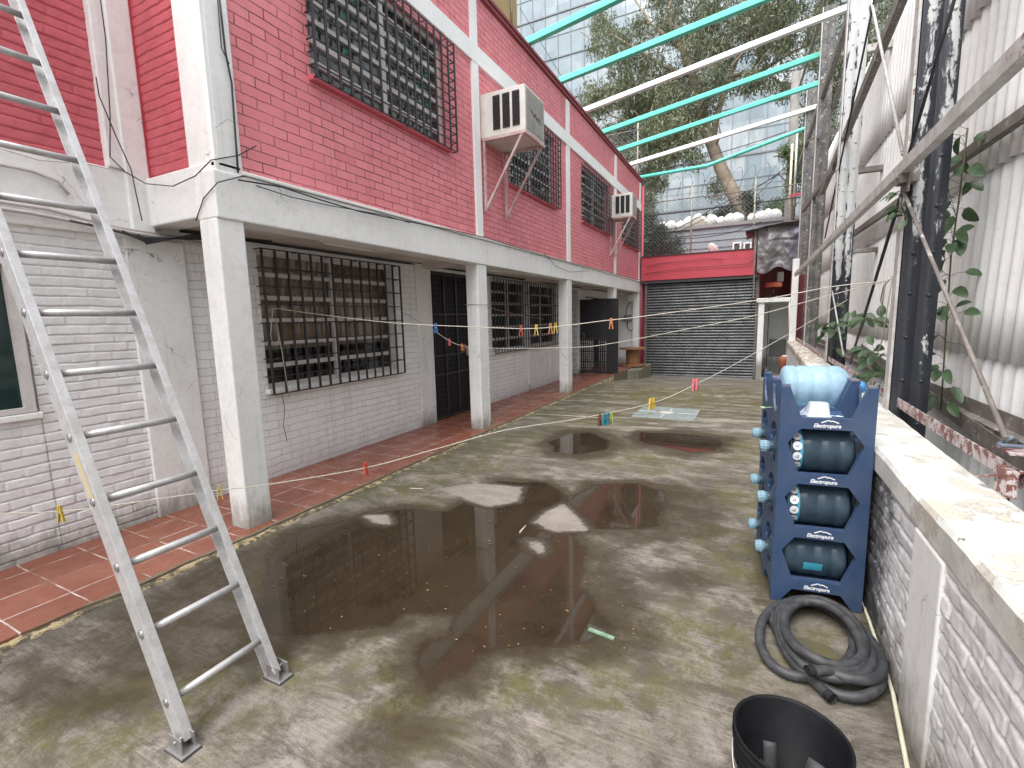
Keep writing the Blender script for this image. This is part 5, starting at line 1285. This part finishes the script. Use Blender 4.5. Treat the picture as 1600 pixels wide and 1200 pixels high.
def foliage(g, centers, radii, nleaf, L, W, droop=.8, seed=0):
    """many small leaf blades around each cluster centre"""
    r = np.random.default_rng(seed); C = np.repeat(np.array(centers, float), nleaf, 0); Rd = np.repeat(np.array(radii, float), nleaf, 0)
    n = len(C); v = r.normal(size=(n, 3)); v /= np.linalg.norm(v, axis=1)[:, None]; rad = r.random(n) ** .55
    P = C + v * Rd * rad[:, None]
    d = r.normal(size=(n, 3)) * .7; d[:, 2] -= droop; d /= np.linalg.norm(d, axis=1)[:, None]
    s = np.cross(d, r.normal(size=(n, 3))); s /= np.linalg.norm(s, axis=1)[:, None]
    l = (L * r.uniform(.6, 1.3, n))[:, None]; w_ = (W * r.uniform(.6, 1.3, n))[:, None]
    V = np.stack([P, P + d * l * .45 + s * w_ * .5, P + d * l, P + d * l * .45 - s * w_ * .5], 1).reshape(-1, 3)
    b = len(g.v); g.v += V.tolist(); g.f += [(b + 4 * i, b + 4 * i + 1, b + 4 * i + 2, b + 4 * i + 3) for i in range(n)]; g.sm += [False] * n
def inpoly(x, y, p):
    c = False
    for i in range(len(p)):
        a, b = p[i], p[i - 1]
        if (a[1] > y) != (b[1] > y) and x < (b[0] - a[0]) * (y - a[1]) / (b[1] - a[1]) + a[0]: c = not c
    return c
def crownmat(name, a, b, c_=None, sc_=.9, tr=.25):
    m = MT(name); P = m.pos(); n1 = m.noise(P, sc_, 4, .75); n2 = m.noise(P, 9, 2, .7)
    c = m.mix(m.ramp(n1, .35, .65), a, b); c = m.mix(m.ramp(n2, .45, .7, 0, .7), c, c_ or tuple(x * 1.5 for x in b))
    m.set(Base__Color=c, Roughness=.5)
    tl = m.nt.nodes.new('ShaderNodeBsdfTranslucent'); m.put(tl.inputs[0], c); mx = m.nt.nodes.new('ShaderNodeMixShader'); mx.inputs[0].default_value = tr
    m.nt.links.new(m.b.outputs[0], mx.inputs[1]); m.nt.links.new(tl.outputs[0], mx.inputs[2]); m.nt.links.new(mx.outputs[0], m.nt.nodes['Material Output'].inputs[0]); return m.m
def eucalyptus():
    rr = random.Random(11)
    def Q(x, y, Y=24.): return hit(x, y, 1, Y)
    base = Q(1190, 372); base = Vector((base.x + .5, 24, -.6))
    t = thing('eucalyptus_tree', 'large eucalyptus with a leaning pale trunk and drooping grey green leaves', 'tree', base)
    bark = worn('eucalyptus_bark', (.36, .29, .22), (.20, .16, .12), .8, 2.2, 1, .6, .02, chip=(.48, .42, .35), chip_t=.60, chip_s=2.5)
    tr = G(); main = [base, Q(1186, 362), Q(1160, 325), Q(1140, 292), Q(1126, 262), Q(1116, 235), Q(1104, 205), Q(1092, 160), Q(1082, 120), Q(1068, 80), Q(1048, 30), Q(1040, -60)]
    tr.tube(main, [.42, .34, .31, .29, .26, .25, .22, .20, .18, .15, .13, .08], 12)
    limbs = [([Q(1112, 225), Q(1120, 180, 24.5), Q(1140, 120, 25), Q(1165, 60, 25.5), Q(1190, -10, 26)], .17), ([Q(1104, 205), Q(1070, 185, 23.5), Q(1030, 180, 23), Q(985, 190, 22.5), Q(950, 180, 22)], .12),
             ([Q(1082, 120), Q(1040, 105, 23.6), Q(1000, 80, 23.2), Q(950, 50, 23)], .11), ([Q(1140, 120, 25), Q(1190, 110, 25.5), Q(1240, 80, 26), Q(1290, 60, 26.5)], .11),
             ([Q(1068, 80), Q(1020, 40, 24.5), Q(985, -10, 25)], .10), ([Q(1165, 60, 25.5), Q(1210, 20, 26), Q(1250, -30, 26.5)], .09), ([Q(1120, 180, 24.5), Q(1085, 215, 24), Q(1050, 235, 23.5), Q(1020, 265, 23)], .08),
             ([Q(1190, 110, 25.5), Q(1235, 140, 25.2), Q(1270, 190, 25)], .07), ([Q(1116, 235), Q(1126, 210, 23.6), Q(1122, 190, 23.4)], .06)]
    for k, (p, r0) in enumerate(limbs):
        n = len(p); G().tube(p, [r0 * (1 - .75 * i / (n - 1)) for i in range(n)], 8).build('limb', bark, t)
    polys = [([(925, 35), (985, -40), (1310, -60), (1310, 110), (1285, 240), (1255, 230), (1240, 150), (1200, 140), (1150, 165), (1120, 210), (1090, 235), (1050, 240), (1030, 262), (1000, 262), (975, 235), (935, 195), (905, 165), (940, 150), (950, 110), (930, 80)], 380),
             ([(905, 150), (960, 130), (1060, 150), (1075, 240), (1010, 265), (960, 225)], 110), ([(1003, 255), (1040, 240), (1055, 262), (1030, 290), (1012, 330), (1000, 350)], 26), ([(1112, 262), (1124, 275), (1122, 318), (1114, 300)], 3),
             ([(940, -60), (1320, -60), (1320, -300), (900, -300)], 100), ([(1060, 205), (1110, 225), (1108, 262), (1075, 250)], 8), ([(1240, 150), (1300, 100), (1300, 260), (1262, 300)], 40), ([(1300, -50), (1440, -50), (1380, 120), (1330, 230), (1300, 230)], 60)]
    cs = []; rs = []; tw = tr
    for pl, n in polys:
        xs = [p[0] for p in pl]; ys = [p[1] for p in pl]; k = 0; tries = 0
        while k < n and tries < 20000:
            tries += 1; x = rr.uniform(min(xs), max(xs)); y = rr.uniform(min(ys), max(ys))
            if not inpoly(x, y, pl): continue
            if float(fbm(np.array(x / 48.), np.array(y / 38.), 77)) < -.30: continue
            Y = rr.uniform(21.5, 28); c = Q(x, y, Y); cs.append(c); s = rr.uniform(.34, .72); rs.append((s, s, s * rr.uniform(.8, 1.5))); k += 1
            if k % 3 == 0:
                q = c + Vector((rr.uniform(-.8, .8), rr.uniform(-.5, .5), rr.uniform(.3, 1.0))); tw.tube([c, c.lerp(q, .5) + Vector((0, 0, .1)), q], [.008, .014, .02], 4)
    tr.build('trunk', bark, t)
    g = G(); foliage(g, cs, rs, 150, .23, .050, .8, 5)
    g.build('crown', crownmat('eucalyptus_leaves', (.10, .125, .07), (.19, .215, .125), (.33, .34, .23), .5), t, recalc=False)
eucalyptus()
def bush(label, pl, n, Y0, Y1, s0, nl, L, W, mat, seed, cat='shrub', zb=-.5, stem=True, name='shrub', group=None):
    rr = random.Random(seed); xs = [p[0] for p in pl]; ys = [p[1] for p in pl]; cs = []; rs = []
    while len(cs) < n:
        x = rr.uniform(min(xs), max(xs)); y = rr.uniform(min(ys), max(ys))
        if inpoly(x, y, pl): cs.append(hit(x, y, 1, rr.uniform(Y0, Y1))); s = s0 * rr.uniform(.6, 1.2); rs.append((s, s, s))
    c = sum(cs, Vector()) / n; t = thing(name, label, cat, (c.x, c.y, zb), group=group)
    if stem:
        g = G()
        for q in cs[:7]: g.tube([(c.x, c.y, zb), c.lerp(q, .4) - Vector((0, 0, .3)), q], [.07, .04, .012], 6)
        g.build('trunk', flat('shrub_wood', (.10, .08, .06), .9), t)
    g = G(); foliage(g, cs, rs, nl, L, W, .1, seed); g.build('crown', mat, t, recalc=False)
    return t
M['darkleaf'] = crownmat('dark_leaves', (.018, .032, .02), (.04, .06, .03), (.08, .10, .05), 2)
M['midleaf'] = crownmat('mid_leaves', (.05, .09, .03), (.10, .16, .05), (.16, .22, .08), 2)
bush('dark bushy evergreen behind the garage, against the end of the pink house', [(1002, 345), (1020, 338), (1040, 360), (1062, 368), (1060, 400), (1002, 402)], 42, 18.4, 20, .34, 150, .10, .035, M['darkleaf'], 21)
bush('dark low shrub behind the white sacks, left of the leaning trunk', [(1100, 345), (1112, 330), (1140, 325), (1152, 345)], 16, 23, 24.5, .34, 130, .12, .05, M['darkleaf'], 22)
bush('dark shrub behind the white sacks, right of the leaning trunk', [(1160, 345), (1162, 305), (1180, 310), (1185, 340)], 14, 23, 24.5, .32, 130, .12, .05, M['darkleaf'], 23)
bush('green shrub behind the sacks beside the utility pole', [(1195, 335), (1200, 315), (1235, 305), (1240, 345)], 16, 22.5, 24, .3, 130, .11, .05, M['midleaf'], 24)
def pole():
    p = hit(1232, 350, 1, 19.0); t = thing('utility_pole', 'grey concrete utility pole with a lamp arm behind the tarpaulin', 'utility pole', (p.x, 19, -.6))
    q = hit(1236, 115, 1, 19.0); g = G(); g.tube([(p.x, 19, -.6), (p.x, 19, q.z)], [.17, .13], 14); g.build('shaft', worn('pole_concrete', (.24, .23, .215), (.16, .155, .14), .8, 2, .8), t)
    g = G(); g.tube([(p.x, 19, q.z - .1), (p.x - .1, 19, q.z + .25), (p.x + .25, 19, q.z + .32), (p.x + .32, 19, q.z + .2)], .03, 8); g.build('lamp_arm', M['alud'], t)
    a = hit(1217, 243, 1, 19); g = G(); g.box(a.x - .02, p.x, 18.97, 19.03, a.z - .04, a.z); g.box(a.x - .15, a.x + .06, 18.9, 19.05, a.z - .02, a.z + .07); g.tube([(a.x, 19, a.z), (a.x + .02, 19, a.z - .6), (p.x - .1, 19, a.z - .9)], .02, 6); g.build('bracket', M['alud'], t)
pole()
bush('green creeper climbing the utility pole', [(1222, 232), (1250, 228), (1256, 262), (1252, 300), (1230, 300), (1226, 262)], 34, 18.6, 19.3, .22, 110, .08, .04, M['midleaf'], 25, cat='creeper', name='creeper')
for x, y0, y1, Y, r_, mt, lb in ((1238, 225, 352, 18.2, .035, 'pvc', 'thin cream pipe standing in front of the utility pole'), (1246, 205, 320, 17.9, .03, 'steelw', 'thin pale pipe right of the cream pipe')):
    a = hit(x, y0, 1, Y); b = hit(x, y1, 1, Y); tag(G().tube([a, (a.x, Y, b.z)], r_, 8).build('upright_pipe', M[mt], loc=a), lb, 'pipe')
a = hit(1234, 307, 1, 17.8); b = hit(1264, 299, 1, 17.8); tag(G().bar(a, b, .06, .09).build('red_bar', M['redpaint'], loc=a), 'short red bar tied across the pipes by the utility pole', 'bar')
# ----- grey house with sacks on it
def grey_house():
    Y = 20.0; a = hit(1030, 369, 1, Y); b = hit(1215, 340, 1, Y)
    t = thing('grey_house', 'low blue grey boarded house behind the garage', 'house', ((a.x + b.x) / 2, Y, -.6))
    m = worn('grey_boards', (.24, .27, .30), (.18, .205, .235), .6, 1.2, .7, .2, .003); g = G(); z = -.6; zt = hit(1100, 357, 1, Y).z
    while z < zt: g.prism([(Y, z), (Y - .03, z), (Y, z + .26)], 0, -8, 2.4); z += .26
    g.box(-8, 2.4, Y + .001, Y + 4, -.6, zt); g.build('wall', m, t)
    g = G(); g.box(-8.1, 2.5, Y - .1, Y + 4.1, zt, zt + .12); g.build('roof', worn('grey_roof', (.22, .22, .22), (.3, .3, .29), .8, 2), t)
    for k, (x0, x1) in enumerate(((1145, 1158), (1162, 1174))):
        p = hit(x0, 379, 1, Y - .04); q = hit(x1, 392, 1, Y - .04); g = G(); w_ = .05
        g.box(p.x, q.x, Y - .09, Y - .03, p.z - w_, p.z); g.box(p.x, q.x, Y - .09, Y - .03, q.z, q.z + w_); g.box(p.x, p.x + w_, Y - .09, Y - .03, q.z + w_, p.z - w_); g.box(q.x - w_, q.x, Y - .09, Y - .03, q.z + w_, p.z - w_)
        wn = g.build('window', M['white_clean'], t); G().box(p.x + w_, q.x - w_, Y - .045, Y - .035, q.z + w_, p.z - w_).build('pane', flat('dark_pane', (.03, .04, .045), .08), wn)
    c = hit(1112, 391, 1, 19.7)
    d = thing('satellite_dish', 'small white satellite dish tilted up in front of the grey house', 'satellite dish', c)
    Md = Matrix.Translation(c) @ Matrix.Rotation(R(-55), 4, 'X') @ Matrix.Rotation(R(35), 4, 'Y')
    g = G(); g.lathe([(0, 0), (.12, .012), (.24, .06), (.25, .07), (.24, .066), (.12, .02), (0, .008)], 20, Md); g.build('reflector', M['white_clean'], d)
    g = G(); g.tube([c, c + Vector((.02, .05, -.5))], .03, 8); g.build('mast', M['alud'], d)
    wm = worn('white_sack', (.74, .73, .71), (.55, .54, .52), .8, 4, .7, .5, .02)
    r = random.Random(9); proto = None
    desc = ['beside the dark evergreen', 'second from the dark evergreen', 'third from the dark evergreen', 'just left of the brown heap', 'on top of the brown heap', 'right of the brown heap', 'midway to the leaning trunk', 'below the dark low shrub', 'just left of the leaning trunk',
            'touching the left side of the leaning trunk', 'just right of the leaning trunk', 'second right of the leaning trunk', 'third right of the leaning trunk', 'nearest the utility pole']
    px = [(1034, 353), (1048, 352), (1063, 350), (1078, 350), (1091, 341), (1098, 350), (1111, 347), (1126, 346), (1140, 345), (1152, 344), (1176, 342), (1189, 340), (1200, 339), (1211, 338)]
    for k, (x, y) in enumerate(px):
        p = hit(x, y, 1, 20.5); s = r.uniform(.17, .26)
        g = G(); A = []
        for i in range(15):
            th = math.pi * i / 14
            A.append([(p.x + s * math.sin(th) * math.cos(ph_) * (1 + .12 * math.sin(ph_ * 3 + k)), 20.5 + s * math.sin(th) * math.sin(ph_), zt + .13 + s * .85 + s * .95 * math.cos(th) * (1 + .1 * math.sin(ph_ * 2 + k * 2)) - (0.0)) for ph_ in np.linspace(0, 2 * math.pi, 21)])
        A = np.array(A); dz = (p.z) - (zt + .13 + s * .85)
        if k == 4: A[:, :, 2] += dz
        g.grid(A); s0 = g.build('white_sack', wm, loc=(p.x, 20.5, zt + .13))
        tag(s0, 'round white sack on the grey roof, ' + desc[k], 'sack', 'round white sacks along the grey roof')
    p = hit(1088, 355, 1, 20.3); g = G(); A = []
    for i in range(10):
        th = math.pi / 2 * i / 9; A.append([(p.x + .42 * math.cos(th) * math.cos(q) * (1 + .15 * math.sin(3 * q)), 20.35 + .2 * math.cos(th) * math.sin(q), zt + .13 + .38 * math.sin(th)) for q in np.linspace(0, 2 * math.pi, 19)])
    g.grid(np.array(A)); tag(g.build('rubble_heap', worn('brown_heap', (.32, .29, .25), (.22, .2, .17), .9, 5), loc=(p.x, 20.3, zt + .13)), 'grey brown covered heap among the white sacks', 'heap')
grey_house()
# ----- chain link fences
M['wire'] = flat('galvanised_wire', (.20, .20, .21), .5, .6)
def chainfence(x0, x1, y, z0, z1, label, posts, cell=.13, coil=True, r=.0045):
    t = thing('chain_link_fence', label, 'fence', ((x0 + x1) / 2, y, z0)); g = G(); h = z1 - z0; n = int((x1 - x0 + h) / cell)
    for s in (1, -1):
        for k in range(n):
            xa = x0 - h + k * cell if s > 0 else x0 + k * cell
            a = Vector((xa, y, z0)); b = Vector((xa + s * h, y, z1))
            for lim, side in ((x0, 0), (x1, 1)):
                for P_, Q_ in ((0, 1), (1, 0)):
                    pts = [a, b]; p, q = pts[P_], pts[Q_]
                    if (side == 0 and p.x < lim < q.x) or (side == 1 and p.x > lim > q.x):
                        p2 = p.lerp(q, (lim - p.x) / (q.x - p.x)); pts[P_] = p2; a, b = pts
            if not (x0 - .01 <= a.x <= x1 + .01 and x0 - .01 <= b.x <= x1 + .01): continue
            g.tube([a, b], r, 3, caps=False)
    g.build('wire_mesh', M['wire'], t, recalc=False)
    for z in (z0, z1): G().tube([(x0, y, z), (x1, y, z)], .018, 6).build('rail', M['steelbr'], t)
    for x in posts: G().tube([(x, y + .02, z0 - .3), (x, y + .02, z1 + .4)], .028, 8).build('post', worn('fence_post', (.36, .34, .28), (.26, .24, .2), .6), t)
    if coil:
        P = []; m_ = int((x1 - x0) / .38 * 22)
        for i in range(m_): a = i / 22 * 2 * math.pi; P.append((x0 + (x1 - x0) * i / m_ + .12 * math.cos(a), y + .25 * math.sin(a), z1 + .42 + .30 * math.cos(a + .5)))
        G().tube(P, .006, 4).build('barbed_coil', M['wire'], t)
        for z in (z1 + .15, z1 + .38): G().tube([(x0, y, z), (x1, y, z)], .006, 4).build('barbed_wire', M['wire'], t)
Yc = 17.6
pa, pb = hit(1080, 350, 1, Yc), hit(1178, 350, 1, Yc)
chainfence(-4.1, 1.3, Yc, 3.55, hit(1080, 309, 1, Yc).z, 'chain link fence with barbed wire above the garage roof', [pa.x, pb.x, -4.0])
chainfence(-8.3, -3.55, 16.9, 5.96, 7.7, 'chain link fence on the roof at the far end of the pink house', [-3.7, -5.6], coil=False)
def wire(label, pts, r=.012, sag=.1):
    P = []
    for a, b in zip(pts[:-1], pts[1:]):
        a = Vector(a); b = Vector(b)
        for k in range(14): u = k / 14; q = a.lerp(b, u); q.z -= sag * 4 * u * (1 - u); P.append(q)
    P.append(Vector(pts[-1])); tag(G().tube(P, r, 5).build('overhead_cable', M['cable'], loc=P[0]), label, 'cable', 'cables behind the garage')
def W(x, y, Y): return hit(x, y, 1, Y)
wire('thick dark cable running level above the white sacks', [W(1004, 338, 17.2), W(1140, 321, 17.2), W(1262, 306, 17.2)], .02, .02)
wire('upper thin cable climbing to the utility pole bracket', [W(1030, 372, 17), W(1120, 322, 18), W(1218, 272, 19)], .014, .03)
wire('lower thin cable climbing to the utility pole', [W(1060, 362, 17.3), W(1140, 318, 18), W(1228, 262, 19)], .012, .05)
wire('short cable dropping left from the utility pole', [W(1176, 312, 18), W(1226, 262, 19)], .012, .0)
wire('pair of low cables sagging in front of the grey house', [W(1040, 372, 17.1), W(1120, 368, 17.1), W(1190, 346, 17.1)], .014, .05)
wire('dark cable running just under the bent teal tube', [W(1000, 273, 16.2), W(1110, 243, 16.2), W(1230, 205, 16.2)], .012, .02)
wire('thin cable in front of the glass building, upper left', [(*W(812, 12, 17)[:],), (*W(905, 165, 17)[:],)], .010, .0)
# ------------------------------------------------------------------ clotheslines and pegs
def planehit(px, py, a, b):
    """point on the vertical plane through a and b along the line of sight"""
    v = (px - 800, py - 600, F); r = Vector([sum(ROT[i][k] * v[k] for k in range(3)) for i in range(3)])
    n = Vector((b.y - a.y, a.x - b.x, 0)); t = (a - Vector(CAM)).dot(n) / r.dot(n); return Vector(CAM) + r * t
def rope(label, pa, pb, pts, r=.0034, grp='clotheslines strung across the yard'):
    P = [pa] + [planehit(x, y, pa, pb) for x, y in pts] + [pb]; Q = []
    for i in range(len(P) - 1):                      # Catmull-Rom
        p0, p1, p2, p3 = P[max(i - 1, 0)], P[i], P[i + 1], P[min(i + 2, len(P) - 1)]
        for k in range(12):
            t = k / 12; Q.append(.5 * ((2 * p1) + (p2 - p0) * t + (2 * p0 - 5 * p1 + 4 * p2 - p3) * t * t + (3 * p1 - p0 - 3 * p2 + p3) * t ** 3))
    Q.append(pb); g = G(); tw = []
    g.tube(Q, r, 6); o = g.build('clothesline', M['rope'], loc=pa); return tag(o, label, 'clothesline', grp)
pegmat = {}
def peg(px, py, a, b, col, label, tilt=0., s=1., yaw=0.):
    p = planehit(px, py, a, b)
    if col not in pegmat: pegmat[col] = flat('peg_' + col, dict(yellow=(.62, .46, .06), red=(.50, .06, .04), pink=(.62, .16, .20), teal=(.02, .22, .28), brown=(.16, .05, .03), orange=(.62, .22, .07), blue=(.03, .14, .35), lime=(.45, .50, .10))[col], .4)
    t = thing('clothes_peg', label, 'clothes peg', p, group='clothes pegs on the clotheslines'); d = (b - a); yw = math.atan2(d.y, d.x) + math.pi / 2 + yaw
    t.rotation_euler = (tilt, 0, yw); Mp = world_of(t) @ Matrix.Scale(s, 4)
    for sg in (1, -1):
        g = G(); pl = [(.0025 * sg, .012), (.006 * sg, .014), (.0085 * sg, -.02), (.0135 * sg, -.058), (.010 * sg, -.060), (.004 * sg, -.022), (.0022 * sg, -.004)]
        g.prism(pl, 0, -.006, .006); g.v = [tuple(Mp @ Vector(q)) for q in g.v]; g.build('arm', pegmat[col], t)
    g = G(); g.tube([Mp @ Vector((-.007, -.0, -.018)), Mp @ Vector((.007, 0, -.018))], .0042 * s, 8); g.build('spring', M['alud'], t)
V3 = Vector
# A: long line from far left foreground to the frame beyond the racks
a0 = hit(-40, 803, 0, -3.6); b0 = hit(1325, 468, 0, .93)
rope('long low clothesline rising from the lower left to the second steel column', a0, b0, [(95, 799), (210, 785), (342, 766), (420, 757), (571, 731), (680, 702), (790, 672), (900, 655), (1018, 630), (1088, 600), (1150, 568), (1250, 512)])
for x, y, c, l, s in ((93, 795, 'yellow', 'yellow peg on the low line at the left, in front of the white brick wall', 1.3), (342, 762, 'yellow', 'yellow peg on the low line right beside the ladder', 1.3), (571, 727, 'red', 'red peg on the low line above the tiled walkway', 1.3),
                      (937, 650, 'brown', 'dark brown peg beside the teal pegs', 1.5), (944, 649, 'teal', 'left one of the two teal pegs hanging together', 1.5), (950, 648, 'teal', 'right one of the two teal pegs hanging together', 1.5), (955, 648, 'lime', 'lime peg just right of the teal pegs', 1.3),
                      (1016, 626, 'yellow', 'left one of the yellow pair of pegs over the drain cover', 1.4), (1021, 625, 'yellow', 'right one of the yellow pair of pegs over the drain cover', 1.4), (1084, 596, 'pink', 'left one of the two pink pegs in front of the shutter', 1.5), (1089, 595, 'pink', 'right one of the two pink pegs in front of the shutter', 1.5)):
    peg(x, y, a0, b0, c, l, 0, s, yaw=random.uniform(-.5, .5))
# B: from the first window grille to the nearest column
a1 = hit(425, 481, 0, -4.28); b1 = hit(1403, 431, 0, .87)
rope('upper clothesline from the first barred window to the nearest steel column', a1, b1, [(520, 494), (620, 505), (745, 511), (840, 513), (945, 501), (1000, 495), (1185, 469), (1300, 448), (1375, 440)])
for x, y, c, l in ((814, 511, 'red', 'red peg on the upper line in front of the second barred window'), (838, 510, 'yellow', 'yellow peg on the upper line in front of the second barred window'), (860, 508, 'orange', 'brownish peg next to the second pale pillar'), (868, 507, 'yellow', 'small yellow peg beside the third white pillar'),
                   (955, 500, 'orange', 'orange peg in front of the open iron gate'), (681, 508, 'blue', 'blue peg in front of the black door')): peg(x, y, a1, b1, c, l, 0, 1.25, yaw=random.uniform(-.4, .4))
a2 = hit(620, 482, 0, -4.28); b2 = hit(1378, 441, 0, .90)
rope('sagging clothesline from the right edge of the first window grille', a2, b2, [(650, 500), (680, 518), (703, 533), (722, 540), (760, 544), (895, 543), (965, 535), (1080, 513), (1180, 493), (1290, 463)])
for x, y, c, l in ((702, 531, 'pink', 'pink peg on the sagging line over the black door'), (722, 539, 'orange', 'orange peg near the second pillar on the sagging line'), (727, 540, 'brown', 'dark peg touching the orange peg by the second pillar')): peg(x, y, a2, b2, c, l, 0, 1.25)
a3 = hit(764, 481, 0, -4.3); b3 = hit(850, 499, 0, -4.3)
rope('short yellowish cord tied across the second barred window', a3, b3, [(790, 487), (820, 494)], .004)
peg(794, 488, a3, b3, 'pink', 'pink peg on the short cord across the second window', 0, 1.3)
a4 = hit(762, 474, 0, -4.3); b4 = hit(736, 474, 0, -3.43)
g = G(); g.tube([hit(765, 481, 0, -4.3), V3((-3.66, 6.07, hit(760, 476, 0, -3.5).z)), V3((-3.432, 6.065, hit(758, 476, 0, -3.44).z)), V3((-3.432, 5.79, hit(741, 475, 0, -3.44).z)), V3((-3.66, 5.79, hit(741, 475, 0, -3.44).z))], .005, 6)
tag(g.build('tie_cord', M['rope'], loc=a3), 'cord looped round the second white pillar', 'cord')
p = hit(1395, 432, 0, .86); g = G()
g.tube([p + V3((0, 0, 0)), p + V3((.0, .25, -.05)), p + V3((0, .32, -.16)), p + V3((0, .25, -.2)), p + V3((0, .22, -.08)), p + V3((0, .2, -.02))], .005, 6); g.tube([p, p + V3((0, .1, -.25)), p + V3((0, .16, -.45)), p + V3((.0, .30, -.6))], .004, 6)
tag(g.build('rope_end', M['rope'], loc=p), 'loose loops of rope hanging at the nearest steel column', 'rope')
p = hit(426, 484, 0, -4.27); g = G(); g.tube([p, p + V3((0, -.05, -.25)), p + V3((0, -.03, -.35)), p + V3((0, .04, -.3)), p + V3((0, .03, -.1)), p + V3((0, .06, -.4)), p + V3((0, .10, -.9))], .004, 6)
tag(g.build('rope_end', M['rope'], loc=p), 'loose rope end hanging on the first window grille', 'rope')
a5 = hit(838, 647, 2, .02); b5 = hit(935, 653, 2, .02); tag(G().tube([a5, a5.lerp(b5, .5) + V3((0, .03, 0)), b5], .006, 6).build('rope_on_floor', M['rope'], loc=a5), 'pale cord lying on the mossy concrete beyond the second pillar', 'cord')
